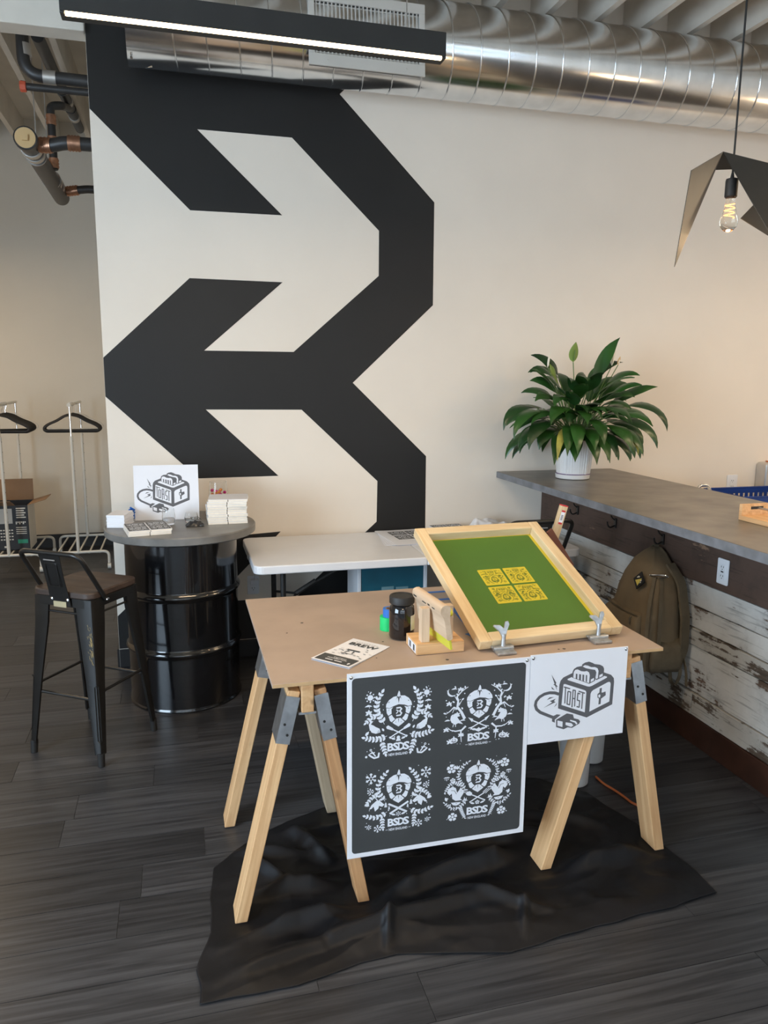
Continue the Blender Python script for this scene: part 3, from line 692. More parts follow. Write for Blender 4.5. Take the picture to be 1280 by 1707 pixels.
# toaster emblem, traced off the hanging sheet and squared up through its four corners
def homog(src, dst):
    import numpy as np
    A = []; b = []
    for (x, y), (u, v) in zip(src, dst): A += [[x, y, 1, 0, 0, 0, -u*x, -u*y], [0, 0, 0, x, y, 1, -v*x, -v*y]]; b += [u, v]
    h = np.append(np.linalg.solve(np.array(A, float), np.array(b, float)), 1).reshape(3, 3)
    def f(p):
        q = h @ np.array([p[0], p[1], 1]); return (q[0]/q[2], q[1]/q[2])
    return f
TW, TH = .356, .311
tf = homog([(112, 165), (1210, 55), (1183, 1018), (105, 1175)], [(-TW/2, TH/2), (TW/2, TH/2), (TW/2, -TH/2), (-TW/2, -TH/2)])
ta = Art()
def tp_(pts, l): ta.poly([tf(p) for p in pts], l)
def ts_(pts, w, l): ta.stroke([tf(p) for p in pts], w*.000325, l)
tp_([(442, 757), (448, 490), (460, 445), (490, 408), (600, 352), (760, 320), (945, 345), (1030, 372), (1062, 408), (1067, 450), (1055, 702), (772, 854)], 0)
tp_([(495, 485), (512, 481), (735, 547), (752, 556), (758, 575), (748, 796), (480, 718)], 1)
tp_([(806, 590), (815, 565), (835, 545), (990, 458), (1012, 450), (1026, 460), (1029, 480), (1021, 670), (800, 788)], 1)
tp_([(538, 424), (600, 396), (960, 386), (984, 392), (984, 404), (815, 500), (790, 507), (765, 504), (540, 436)], 1)
tp_([(695, 275), (700, 258), (730, 238), (775, 227), (815, 240), (840, 254), (900, 260), (935, 278), (948, 305), (946, 392), (868, 432), (800, 400)], 2)
tp_([(705, 282), (730, 266), (765, 272), (800, 288), (845, 287), (874, 300), (886, 330), (882, 412), (858, 421), (855, 400), (862, 345), (848, 318), (800, 312), (740, 300)], 3)
tp_([(590, 408), (592, 345), (606, 312), (640, 288), (690, 278), (730, 292), (780, 300), (825, 305), (848, 328), (853, 360), (851, 440), (786, 476)], 2)
tp_([(602, 408), (606, 345), (622, 320), (650, 315), (690, 335), (725, 338), (755, 332), (780, 348), (789, 378), (784, 467)], 3)
for x0, x1 in ((630, 648), (668, 690), (706, 726), (744, 760)):
    tp_([(x0, 362+(x0-630)*.12), (x1, 366+(x0-630)*.12), (x1, 426+(x1-630)*.24), (x0, 420+(x0-630)*.24)], 4)
tp_([(898, 376), (935, 358), (935, 386), (897, 406)], 3); tp_([(803, 426), (838, 408), (838, 436), (802, 456)], 3)
for pts in ([(500, 514), (572, 534)], [(519, 524), (517, 700)], [(548, 562), (580, 571), (573, 714), (543, 706), (548, 562)], [(600, 742), (606, 548), (632, 552), (630, 732)], [(606, 640), (630, 646)],
            [(690, 590), (662, 582), (658, 660), (686, 668), (682, 740), (652, 732)], [(668, 560), (742, 582)], [(717, 578), (711, 758)]): ts_(pts, 13, 2)
tp_([(907, 525), (932, 518), (924, 700), (899, 706)], 2); tp_([(884, 590), (908, 568), (940, 572), (975, 558), (978, 600), (920, 645), (886, 630)], 2); tp_([(893, 606), (905, 592), (918, 598), (915, 625), (900, 628)], 3)
ts_([(448, 597), (400, 583), (340, 582), (280, 598), (225, 632), (188, 680), (180, 725), (196, 770), (240, 805), (320, 835), (395, 862)], 32, 0)
tp_([(378, 905), (380, 850), (430, 824), (475, 829), (410, 885), (412, 918)], 0)
tp_([(425, 885), (545, 812), (615, 822), (628, 865), (680, 876), (700, 898), (690, 925), (655, 945), (610, 974), (560, 968), (515, 991), (428, 968)], 0)
for q in ([(440, 893), (500, 905), (500, 966), (442, 952)], [(535, 912), (600, 920), (624, 945), (600, 963), (535, 942)], [(585, 883), (650, 898), (670, 922), (656, 936), (640, 914), (585, 895)]): tp_(q, 1)
for q in ([(353, 376), (412, 470), (405, 482), (434, 518), (414, 510), (424, 556), (398, 500), (378, 490), (392, 482)], [(357, 512), (398, 552), (364, 540)], [(310, 665), (340, 634), (394, 629), (345, 650)],
          [(275, 755), (372, 690), (345, 676), (412, 648), (392, 676), (412, 686), (360, 712)], [(428, 690), (420, 722), (396, 744)]): tp_(q, 0)
TOAST = ta.mesh('toaster_emblem')

# ================================================================== work table on sawhorses
TZ = .79
TX0, TX1, TY0, TY1 = .243, 1.578, 2.165, 3.075
top = thing('work_tabletop', 'brown hardboard tabletop laid across two wooden sawhorses', 'tabletop', ((TX0+TX1)/2, 2.6, TZ-.012))
mk('board', MB().box(TX0, TX1, TY0, TY1, TZ-.012, TZ), K['mdf'], top, bevel=.001)
mk('front_edge', MB().box(TX0+.001, TX1-.001, TY0-.0008, TY0-.0002, TZ-.0115, TZ-.0008), K['mdfedge'], top)
for i, (p, q, w) in enumerate((((1.0, 2.995), (1.45, 2.99), .022), ((1.0, 2.885), (1.42, 2.88), .022), ((1.035, 2.76), (1.005, 2.46), .026), ((.975, 2.46), (.99, 2.42), .02))):
    bar('tape_strip', (p[0], p[1], TZ+.0005), (q[0], q[1], TZ+.0005), w, .0006, K['bluetape'], top)
sp = MB()
for x, y, r in ((.42, 2.72, .006), (.35, 2.62, .004), (.63, 2.36, .005), (.56, 2.30, .004), (.66, 2.45, .004), (1.24, 2.235, .006), (1.22, 2.236, .004), (.82, 2.235, .006), (.6, 2.305, .003)):
    sp.lathe([(r, 0), (r*.6, .0004)], (x, y, TZ), 9)
mk('ink_stain', sp, K['socket'], top)['kind'] = 'stuff'

def sawhorse(cx, label, mats, swl=.215, swr=.215, y0=TY0+.003, depth=.62):
    h = thing('sawhorse', label, 'sawhorse', (cx, y0+depth/2, 0), 0, 'sawhorses under the work table')
    zb = TZ-.0125
    bar('beam', (cx, y0, zb-.0445), (cx, y0+depth+.12, zb-.0445), .038, .089, K['pine'], h, bevel=.003)
    for iy, y in enumerate((y0+.055, y0+depth-.03)):
        for s in (-1, 1):
            foot = Vector((cx+s*(swr if s > 0 else swl), y, .004)); tpz = Vector((cx+s*.039, y, zb-.02))
            d = (tpz-foot).normalized()
            L = (tpz-foot).length
            # leg: 38 mm face to the viewer, 89 mm deep, foot cut level
            M = frame(foot, tpz, (0, 1, 0))
            mb = MB().box(-L/2, L/2, -.019, .019, -.0445, .0445)
            mb.v = [(x if x > 0 else -L/2 + d.x/d.z*y2, y2, z2) for x, y2, z2 in mb.v]
            lm = mats[(iy*2+(s+1)//2) % len(mats)]
            mk('leg', mb, K[lm], h, M=M, bevel=.003)
            # folded steel bracket sleeve on the leg
            m2 = M @ Matrix.Translation((L/2-.095, 0, 0))
            b = MB().box(-.075, .078, -.0215, -.0195, -.0465, .0465).box(-.075, .078, .0195, .0215, -.0465, .0465).box(-.075, .078, -.0215, .0215, -.0475, -.0455)
            br = mk('bracket', b, K['galv2'], h, M=m2)
            sc = MB()
            for ux, uy in ((-.045, .008), (-.012, -.007)): sc.cyl((ux, uy, -.0475), (ux, uy, -.0495), .0042, 10)
            for ux, uz in ((-.045, .02), (.01, -.02)): sc.cyl((ux, s*0+.0215, uz), (ux, .0235, uz), .0042, 10)
            mk('screws', sc, K['matteblk'], br, M=m2)['kind'] = 'stuff'
        hb = MB().box(cx-.027, cx+.027, y-.046, y+.046, zb-.098, zb-.090)
        mk('beam_saddle', hb, K['galv2'], h)
    return h
sawhorse(.350, 'sawhorse of pale pine two by fours carrying the table end beside the stool', ['pine', 'pinedark', 'pine', 'pinegrey'], swl=.216, swr=.180)
sawhorse(1.444, 'sawhorse of pale pine two by fours carrying the table end nearest the bar', ['pine', 'pine', 'pine', 'pinegrey'], swl=.260, swr=.194, y0=TY0+.006, depth=.72)

# posters pinned to the table edge
def poster(name, label, x0, x1, z0, z1, y, lean=0):
    t = thing(name, label, 'poster', ((x0+x1)/2, y, z0)); w, h = x1-x0, z1-z0
    M = Matrix.Translation(((x0+x1)/2, y, z1)) @ Matrix.Rotation(lean, 4, 'X') @ Myn((0, 0, -h/2))
    mk('sheet', MB().box(-w/2, w/2, -h/2, h/2, -.004, 0), K['paper'], t, M=M)
    return t, M, w, h
pa, MA, w, h = poster('hanging_poster', 'dark square poster with four white acorn designs pinned to the table edge', .470, 1.079, .180, .803, TY0-.005)
mk('dark_panel', MB().prism(rrect(w-.030, h-.032, .012), .0002, .0006), K['ink'], pa, M=MA)
pin_me = MB().lathe([(.006, 0), (.0055, .002), (.003, .0035), (.0, .004)], (0, 0, 0), 12).mesh('push_pin')
def pin(x, z, t, M): put('push_pin', pin_me, K['chrome'], t, M=M @ Matrix.Translation((x, z, 0)), smooth=True)
pin(-w/2+.012, h/2-.012, pa, MA); pin(w/2-.012, h/2-.010, pa, MA)
hf = homog([(37, 148), (1272, 18), (1240, 1178), (58, 1392)], [(-w/2, h/2), (w/2, h/2), (w/2, -h/2), (-w/2, -h/2)])
for k, quad in enumerate(([(150, 262), (628, 208), (612, 652), (163, 722)], [(700, 215), (1166, 166), (1148, 580), (706, 632)], [(170, 790), (624, 735), (618, 1150), (172, 1222)], [(706, 716), (1156, 664), (1142, 1066), (712, 1122)])):
    q = [hf(p) for p in quad]; cx = sum(p[0] for p in q)/4; cy = sum(p[1] for p in q)/4; s = (abs(q[1][0]-q[0][0])+abs(q[2][0]-q[3][0]))/4
    sy = (abs(q[0][1]-q[3][1])+abs(q[1][1]-q[2][1]))/4
    place_print(DES[k], 'print', MA @ Matrix.Translation((cx, cy, .0009)) @ Matrix.Diagonal((s, sy, .00015, 1)), K['printwhite'], K['ink'], pa)
pb, MBp, w2, h2 = poster('hanging_poster', 'white poster with grey toaster emblem pinned to the table edge', 1.0805, 1.437, .497, .808, TY0-.0055)
place_print(TOAST, 'emblem', MBp @ Matrix.Translation((0, 0, .0003)) @ Matrix.Diagonal((1, 1, .00012, 1)), K['logoink'], K['paper'], pb)
pin(-w2/2+.008, h2/2-.010, pb, MBp); pin(w2/2-.008, h2/2-.008, pb, MBp)

# ------------------------------------------------------------------ printing screen
BL, BR, TL, TR = Vector((.946, 2.271, .812)), Vector((1.502, 2.303, .812)), Vector((.944, 2.908, 1.075)), Vector((1.500, 2.939, 1.070))
scr = thing('printing_screen', 'wood framed printing screen with green emulsion tilted up on hinge clamps', 'screen frame', BL.lerp(BR, .5))
ux = (BR-BL).normalized(); uy = (TL-BL).normalized(); un = ux.cross(uy).normalized(); uy = un.cross(ux)
SW, SL = (BR-BL).length, (TL-BL).length
MS = Matrix(((ux.x, uy.x, un.x, BL.x), (ux.y, uy.y, un.y, BL.y), (ux.z, uy.z, un.z, BL.z), (0, 0, 0, 1)))
fw_, ft = .045, .036
def sbar(p0, p1):
    return bar('frame_rail', MS @ Vector(p0), MS @ Vector(p1), fw_, ft, K['framewood'], scr, up=un, bevel=.003)
sbar((fw_/2, 0, 0), (fw_/2, SL, 0)); sbar((SW-fw_/2, 0, 0), (SW-fw_/2, SL, 0)); sbar((fw_, fw_/2, 0), (SW-fw_, fw_/2, 0)); sbar((fw_, SL-fw_/2, 0), (SW-fw_, SL-fw_/2, 0))
mk('mesh_margin', MB().box(fw_-.004, SW-fw_+.004, fw_-.004, SL-fw_+.004, -ft/2+.001, -ft/2+.002), K['yellow'], scr, M=MS)
mk('emulsion', MB().prism(rrect(SW-2*fw_-.014, SL-2*fw_-.010, .008), -ft/2+.0022, -ft/2+.0026), K['green'], scr, M=MS @ Matrix.Translation((SW/2-.006, SL/2, 0)))
cs = .098
hs = homog([(703, 888), (905, 878), (1036, 1056), (799, 1083)], [(0, SL), (SW, SL), (SW, 0), (0, 0)])
c0 = hs((861.5, 972.5))
for i, (dx, dy, k) in enumerate(((-1, 1, 2), (1, 1, 1), (-1, -1, 3), (1, -1, 0))):
    Mc = MS @ Matrix.Translation((c0[0]+dx*(cs/2+.005), c0[1]+dy*(cs/2+.005), -ft/2+.003))
    cd = mk('open_stencil', MB().prism(rrect(cs, cs, .004), 0, .0004), K['yellow'], scr, M=Mc)
    place_print(DES[k], 'stencil_art', Mc @ Matrix.Translation((0, 0, .0006)) @ Matrix.Rotation(PI, 4, 'Z') @ Matrix.Diagonal((cs*.44, cs*.44, .00015, 1)), K['stencil'], K['yellow'], cd)

def hinge(x, y, label):
    t = thing('hinge_clamp', label, 'clamp', (x, y, TZ), group=None)
    mk('base_plate', MB().box(x-.034, x+.034, y-.040, y+.0, TZ+.0006, TZ+.011), K['zinc'], t, bevel=.003)
    mk('hinge_barrel', MB().cyl((x-.036, y-.002, TZ+.014), (x+.036, y-.002, TZ+.014), .008, 12), K['zinc'], t, smooth=True)
    mk('jaw_plate', MB().box(x-.038, x+.038, y+.003, y+.0185, TZ+.012, TZ+.019), K['zinc'], t, bevel=.002)
    mk('post', MB().cyl((x, y-.0005, TZ+.012), (x+.002, y+.0005, TZ+.062), .0085, 12, .007), K['zinc'], t, smooth=True)
    Mw = Matrix.Translation((x+.002, y+.002, TZ+.058))
    mk('wing_nut', MB().prism([(-.006, -.01), (.006, -.01), (.012, .012), (.022, .034), (.018, .046), (.008, .044), (.001, .022), (-.012, .034), (-.034, .036), (-.036, .030), (-.016, .012)], -.004, .004, M=Mw @ Matrix.Rotation(math.radians(78), 4, 'X')), K['zinc'], t, bevel=.0015)
    return t
hinge(1.026, 2.2605, 'zinc hinge clamp with wing nut gripping the screen near the squeegee'); hinge(1.395, 2.2813, 'zinc hinge clamp with wing nut gripping the screen near the backpack')

# props behind the screen
st = thing('wood_stick', 'pale wooden stick with red painted end and label propped behind the screen', 'stick', (1.53, 2.99, TZ))
s0, s1 = Vector((1.536, 3.005, TZ+.012)), at_y(940, 842, 2.995)
Lk = (s1-s0).length; Mst = frame(s0, s1, (0, -1, 0))
mk('stick_body', MB().box(-Lk/2, Lk/2-.004, -.016, .016, -.012, .012), K['framewood'], st, M=Mst, bevel=.002)
mk('red_end', MB().box(Lk/2-.004, Lk/2, -.016, .016, -.012, .012), K['red'], st, M=Mst)
lb = mk('label', MB().box(Lk/2-.085, Lk/2-.022, -.009, .009, .0121, .0126), K['paper'], st, M=Mst)
b = MB()
for i in range(6): b.box(Lk/2-.066+i*.004, Lk/2-.064+i*.004, -.005, .005, .0127, .0129)
mk('label_print', b, K['socket'], lb, M=Mst)
mk('label_band', MB().box(Lk/2-.085, Lk/2-.077, -.009, .009, .0127, .0129).box(Lk/2-.030, Lk/2-.022, -.009, .009, .0127, .0129), K['red'], lb, M=Mst)
tag(bar('prop_strip', at_y(915, 884, 2.968), at_y(952, 945, 2.985), .03, .012, K['brown'], up=(0, -1, 0), bevel=.002), 'brown wooden strip leaning behind the green printing screen', 'wood strip')

# ------------------------------------------------------------------ squeegee on its stand
sd = thing('squeegee_stand', 'small pine stand with two posts holding the wooden squeegee', 'stand', (.815, 2.35, TZ))
mk('stand_base', MB().box(-.0835, .0835, -.06, .06, 0, .038), K['pine'], sd, M=Matrix.Translation((.816, 2.352, TZ+.0008)), bevel=.002)
for px, py in ((.7675, 2.321), (.8545, 2.335)):
    bar('post', (px, py, TZ+.0385), (px, py, TZ+.155), .029, .030, K['birch'], sd, up=(0, 1, 0), bevel=.0015)
stk = mk('sticker', MB().box(.7318, .7322, 2.300, 2.385, TZ+.005, TZ+.034), K['paper'], sd)
for ya, yb in ((2.312, 2.328), (2.352, 2.358), (2.362, 2.370)): mk('sticker_print', MB().box(.7312, .7317, ya, yb, TZ+.009, TZ+.030), K['ink'], stk)
sq = thing('squeegee', 'wooden screen printing squeegee with a yellow blade resting on its stand', 'squeegee', (.83, 2.45, TZ+.05))
prof = [(.0, .075), (.010, .073), (.016, .066), (.018, .055), (.016, .044), (.011, .034), (.009, .020), (.010, -.040), (.006, -.044), (-.006, -.044), (-.010, -.040), (-.009, .020), (-.011, .034), (-.016, .044), (-.018, .055), (-.016, .066), (-.010, .073)]
Msq = Matrix.Translation((.8135, 2.215, TZ+.1158)) @ Matrix.Rotation(math.radians(5.5), 4, 'Z') @ Matrix.Rotation(math.radians(-10), 4, 'Y') @ Matrix(((1, 0, 0, 0), (0, 0, 1, 0), (0, 1, 0, 0), (0, 0, 0, 1)))
SQL = .235
Mlen = Msq @ Matrix(((0, 1, 0, 0), (0, 0, 1, 0), (1, 0, 0, 0), (0, 0, 0, 1)))       # grain along local X
mbh = MB().loft([[Vector((z, x, y)) for x, y in prof] for z in (0, SQL*.5, SQL)])
mk('handle', mbh, K['birch'], sq, M=Mlen, smooth=45)
mk('blade', MB().box(.001, SQL-.001, -.0042, .0042, -.078, -.040), K['blade'], sq, M=Mlen, bevel=.001)
mk('yellow_bolt', MB().lathe([(.0, .0), (.010, .001), (.010, .006), (.0, .008)], (0, 0, 0), 14), K['yellow'], sq, M=Mlen @ Matrix.Translation((.012, .0135, .045)) @ Matrix.Rotation(-PI/2, 4, 'X') @ Matrix.Scale(1.4, 4), smooth=True)
nt_ = MB(); rr = random.Random(2)
for i in range(5): u = .03+i*.045; nt_.box(u, u+.022, -.0172+rr.uniform(0, .001), -.0166, .046+rr.uniform(-.006, .0), .058)
mk('pen_mark', MB().box(.05, .07, -.0186, -.0178, .052, .056).box(.09, .105, -.0186, -.0178, .052, .058).box(.12, .15, -.0186, -.0178, .051, .055).box(.2, .225, -.0186, -.0178, .052, .057), K['socket'], sq, M=Mlen)

# ink jar, tape rolls, flyer
jx, jy = .736, 2.480
jr = thing('ink_jar', 'tall dark glass ink jar with black screw lid beside the squeegee stand', 'jar', (jx, jy, TZ))
mk('jar_body', MB().lathe([(.035, .0), (.042, .003), (.045, .011), (.045, .098), (.042, .116), (.036, .123), (.036, .132)], (jx, jy, TZ+.0006), 36), K['jar'], jr, smooth=True)
mk('lid', MB().lathe([(.0425, .127), (.0445, .129), (.0445, .150), (.042, .154), (.036, .154), (.035, .152), (.0, .152)], (jx, jy, TZ), 36), K['matteblk'], jr, smooth=True)
mk('jar_label', MB().loft([[Vector((jx+r*math.cos(a), jy+r*math.sin(a), z)) for r, z in ((.0454, TZ+.035), (.0454, TZ+.088), (.0450, TZ+.088), (.0450, TZ+.035))] for a in [math.radians(-62+6*i) for i in range(10)]]), K['coaster'], jr)
for nm, lab, x, y, z, r, hh, mt in (('tape_roll', 'green tape roll standing behind the dark ink jar', .712, 2.573, TZ+.0006, .030, .050, 'greentape'), ('tape_roll', 'blue tape roll stacked on the green tape roll', .718, 2.568, TZ+.051, .026, .030, 'bluetape')):
    tr = thing(nm, lab, 'tape', (x, y, z))
    mk('tape_wrap', MB().lathe([(r-.010, 0), (r, 0), (r, hh), (r-.010, hh), (r-.010, 0)], (x, y, z), 32), K[mt], tr, smooth=True)
    mk('core', MB().lathe([(r-.013, 0), (r-.0102, 0), (r-.0102, hh), (r-.013, hh), (r-.013, 0)], (x, y, z), 32), K['cardboard'], tr, smooth=True)
fc = [at_z(520, 1101, TZ), at_z(584, 1116, TZ), at_z(648, 1079, TZ), at_z(587, 1064, TZ)]
fl = thing('folded_flyer', 'white folded printed flyer lying on the hardboard tabletop', 'flyer', sum(fc, Vector())/4)
fx = (fc[1]-fc[0]+fc[2]-fc[3])/2; fy = (fc[3]-fc[0]+fc[2]-fc[1])/2; fwid, flen = fx.length, fy.length
fx.normalize(); fy = (fy-fx*fy.dot(fx)).normalized(); fc0 = sum(fc, Vector())/4
MF = Matrix(((fx.x, fy.x, 0, fc0.x), (fx.y, fy.y, 0, fc0.y), (fx.z, fy.z, 1, TZ+.0008), (0, 0, 0, 1)))
mk('back_leaf', MB().box(-fwid/2, fwid/2, -flen/2, flen/2, 0, .0006), K['paper'], fl, M=MF)
secs = [[Vector((-fwid/2, y, z)), Vector((fwid/2, y, z)), Vector((fwid/2, y, z+.0005)), Vector((-fwid/2, y, z+.0005))] for y, z in ((-flen/2, .0055), (-flen/4, .0035), (0, .002), (flen/4, .0012), (flen/2, .0008))]
mk('front_leaf', MB().loft(secs), K['paper'], fl, M=MF)
tilt = math.atan2(.0030, flen)
fa = Art()
fa.poly([(-.46, -.64), (.46, -.64), (.46, -.30), (-.46, -.30)], 0)
put_text(fa, 'BREW', 0, .43, .74, .15, .03, 0); put_text(fa, 'TASTING', .03, -.395, .34, .045, .01, 1); put_text(fa, 'INFORMATION', .0, -.455, .50, .045, .01, 1)
for x in (-.14, .10): fa.poly([(x-.10, -.56), (x+.10, -.56), (x+.10, -.53), (x-.10, -.53)], 1)
fa.disc(.38, -.54, .03, 1); fa.stroke([(.36, -.58), (.40, -.58)], .02, 1)
for i in range(9): fa.stroke([(-.30+i*.07, .56-i*.002), (-.26+i*.07, .565)], .012, 0)
rr = random.Random(4)
for i in range(26): x, y, t = rr.uniform(-.42, .42), rr.uniform(-.22, .30), rr.uniform(-.4, .4); fa.stroke([(x, y), (x+.07*math.cos(t), y+.05*math.sin(t))], rr.choice((.008, .016)), 0)
fa.stroke([(-.18, .10), (.16, .10)], .05, 0); fa.stroke([(-.10, .06), (-.13, -.06)], .03, 0); fa.stroke([(.04, .06), (.07, -.06)], .03, 0); fa.stroke([(-.2, -.10), (.2, -.10)], .014, 0)
FA = fa.mesh('flyer_art')
place_print(FA, 'flyer_print', MF @ Matrix.Translation((0, -.002, .0042)) @ Matrix.Rotation(-math.atan2(.0042, flen), 4, 'X') @ Matrix.Diagonal((fwid*.98, flen*.72, .00015, 1)), K['ink'], K['paper'], fl)

# ------------------------------------------------------------------ black cloth on the floor
def coons(bot, topc, left, right, nu, nv):
    def ev(c, t):
        t *= len(c)-1; i = min(int(t), len(c)-2); q = t-i; return Vector(c[i]).lerp(Vector(c[i+1]), q)
    P = []
    for j in range(nv+1):
        v = j/nv
        for i in range(nu+1):
            u = i/nu
            s = ev(bot, u)*(1-v)+ev(topc, u)*v + ev(left, v)*(1-u)+ev(right, v)*u
            s -= Vector(bot[0])*(1-u)*(1-v)+Vector(bot[-1])*u*(1-v)+Vector(topc[0])*(1-u)*v+Vector(topc[-1])*u*v
            P.append(s)
    return P
g2 = lambda L: [at_z(x, y).xy for x, y in L]
botc = g2([(333, 1677), (500, 1645), (600, 1607), (660, 1592), (760, 1592), (850, 1590), (1000, 1545), (1100, 1520), (1193, 1490)])
topc = g2([(358, 1450), (420, 1400), (480, 1370), (545, 1346), (700, 1300), (800, 1290), (900, 1300), (975, 1322), (1062, 1375)])
lefc = g2([(333, 1677), (328, 1620), (350, 1555), (352, 1500), (358, 1450)]); rigc = g2([(1193, 1490), (1160, 1455), (1125, 1425), (1062, 1375)])
nu, nv = 300, 170
P = coons(botc, topc, lefc, rigc, nu, nv)
feet = [(.134, 2.223), (.53, 2.223), (1.184, 2.226), (1.638, 2.226), (.134, 2.758), (.53, 2.758), (1.184, 2.861), (1.638, 2.861), (1.575, 2.70), (1.745, 2.86)]
def ridge(p, a, b, w, h):
    a = Vector(a); b = Vector(b); d = b-a; t = max(0, min(1, (p-a).dot(d)/d.length_squared)); q = (p-(a+d*t)).length
    return h*math.exp(-(q/w)**2)*(.35+.65*math.sin(PI*min(1, max(0, t*.9+.05))))
RDG = [((.10, 2.30), (.62, 2.26), .022, .040), ((.05, 2.08), (.70, 2.20), .02, .028), ((.62, 2.20), (1.25, 2.30), .024, .045), ((.40, 2.04), (.95, 2.09), .022, .028), ((.80, 2.16), (1.10, 1.98), .016, .022), ((1.1, 2.12), (1.62, 2.20), .025, .030),
       ((.36, 2.62), (.46, 2.40), .02, .034), ((.15, 2.52), (.40, 2.45), .018, .022), ((.75, 2.42), (1.22, 2.36), .028, .050), ((1.25, 2.50), (1.50, 2.36), .02, .03), ((.55, 1.96), (.60, 2.10), .014, .02), ((.98, 1.90), (1.04, 2.06), .012, .016), ((1.55, 2.20), (1.66, 2.10), .03, .026), ((.02, 1.95), (.35, 2.02), .02, .016), ((.30, 2.30), (.20, 2.46), .016, .025)]
vs = []
for i, p in enumerate(P):
    p = Vector((p.x, p.y)); e = 0
    u, v = (i % (nu+1))/nu, (i//(nu+1))/nv; edge = min(1, 8*min(u, 1-u, v*1.2, (1-v)*1.2))
    h = sum(ridge(p, r[0], r[1], r[2]*1.15, r[3]*1.35) for r in RDG)
    h += .016*max(0, noise.noise((p.x*4.2, p.y*7.5, 1.3))+.25) + .014*(1-abs(noise.noise((p.x*3.1+p.y*2, p.y*7.5-p.x*1.5, 8.3)))*2.2 if abs(noise.noise((p.x*3.1+p.y*2, p.y*7.5-p.x*1.5, 8.3))) < .45 else 0) + .008*max(0, noise.noise((p.x*13, p.y*17, 4.1)))+.003*noise.noise((p.x*20, p.y*24, 2))**2
    d = min((p-Vector(f)).length for f in feet); h *= min(1, max(0, (d-.062)/.10))
    vs.append((p.x+.008*noise.noise((p.x*9, p.y*9, 7)), p.y+.008*noise.noise((p.x*9, p.y*9, 11)), .0030+h*(.25+.75*edge)))
fs = [(j*(nu+1)+i, j*(nu+1)+i+1, (j+1)*(nu+1)+i+1, (j+1)*(nu+1)+i) for j in range(nv) for i in range(nu)]
cl = mk('floor_cloth', MB().add(vs, fs), K['clothblk'], smooth=80)
so = cl.modifiers.new('thick', 'SOLIDIFY'); so.thickness = .0018; so.offset = -1
tag(cl, 'black cotton cloth spread rumpled on the floor under the work table', 'cloth')

# plastic tubs and cord beyond the sawhorse
for x, y, z0, zt, r, lab in ((1.575, 2.70, .0, .33, .070, 'milky plastic tub standing on the floor behind the sawhorse'), (1.745, 2.86, .0, .34, .066, 'milky plastic tub standing behind the other tub')):
    tb = thing('plastic_tub', lab, 'tub', (x, y, 0))
    mk('tub_body', MB().lathe([(r*.78, .002), (r*.84, .006), (r, zt), (r*.96, zt), (r*.80, .012), (0, .010)], (x, y, z0), 36), K['jug'], tb, smooth=True)
    mk('tub_rim', MB().lathe([(r, zt-.012), (r+.004, zt-.010), (r+.004, zt+.001), (r*.96, zt+.001)], (x, y, z0), 36), K['jug'], tb, smooth=True)
cp = [at_z(993, 1297), at_z(1005, 1308), at_z(1022, 1318), at_z(1040, 1330), at_z(1053, 1341), at_z(1075, 1349)]
tag(mk('extension_cord', MB().tube(bend([(p.x, p.y, .006) for p in cp], .03), .005, 8), K['orange'], smooth=True), 'orange extension cord lying on the floor by the sawhorse leg', 'cord')
# ================================================================== steel drum with a round top
dx, dy = -.004, 4.075
dr = thing('oil_drum', 'glossy black steel drum used as the base of the round table', 'drum', (dx, dy, 0))
R = .286
def hoop(z): return [(R, z-.030), (R, z-.026), (R, z-.022), (R+.005, z-.015), (R+.012, z-.006), (R+.013, z), (R+.012, z+.006), (R+.005, z+.015), (R, z+.022), (R, z+.026), (R, z+.030)]
prof = [(R-.012, .0015), (R+.005, .002), (R+.006, .010), (R, .016), (R, .020), (R, .024)] + hoop(.305) + hoop(.60) + [(R, .860), (R, .864), (R, .868), (R+.006, .872), (R+.006, .884), (R-.008, .886), (R-.012, .872), (0, .870)]
mk('drum_shell', MB().lathe(prof, (dx, dy, 0), 72), K['gloss'], dr, smooth=60)
rt = thing('round_tabletop', 'round grey concrete tabletop resting on the black drum', 'tabletop', (dx, dy+.0, .8865))
mk('top_slab', MB().lathe([(.0, .8868), (.374, .8868), (.381, .892), (.382, .924), (.377, .930), (.0, .930)], (dx+.004, dy-.004, 0), 72), K['concrete'], rt, smooth=40)
RT = .9305
# toaster sign standing on the round top
sx0, sx1, sy_, sz = -.235, .096, 4.19, RT
sg = thing('standing_sign', 'white sign with grey toaster emblem standing on the round table', 'sign', ((sx0+sx1)/2, sy_, RT))
Msg = Matrix.Translation(((sx0+sx1)/2, sy_, RT)) @ Matrix.Rotation(math.radians(-2), 4, 'Z') @ Matrix.Rotation(math.radians(-5), 4, 'X') @ Myn((0, 0, .146))
mk('sign_board', MB().box(-.166, .166, -.146, .146, -.005, 0), K['paper'], sg, M=Msg)
place_print(TOAST, 'emblem', Msg @ Matrix.Translation((-.004, 0, .0003)) @ Matrix.Diagonal((.93, .93, .00012, 1)), K['logoink'], K['paper'], sg)
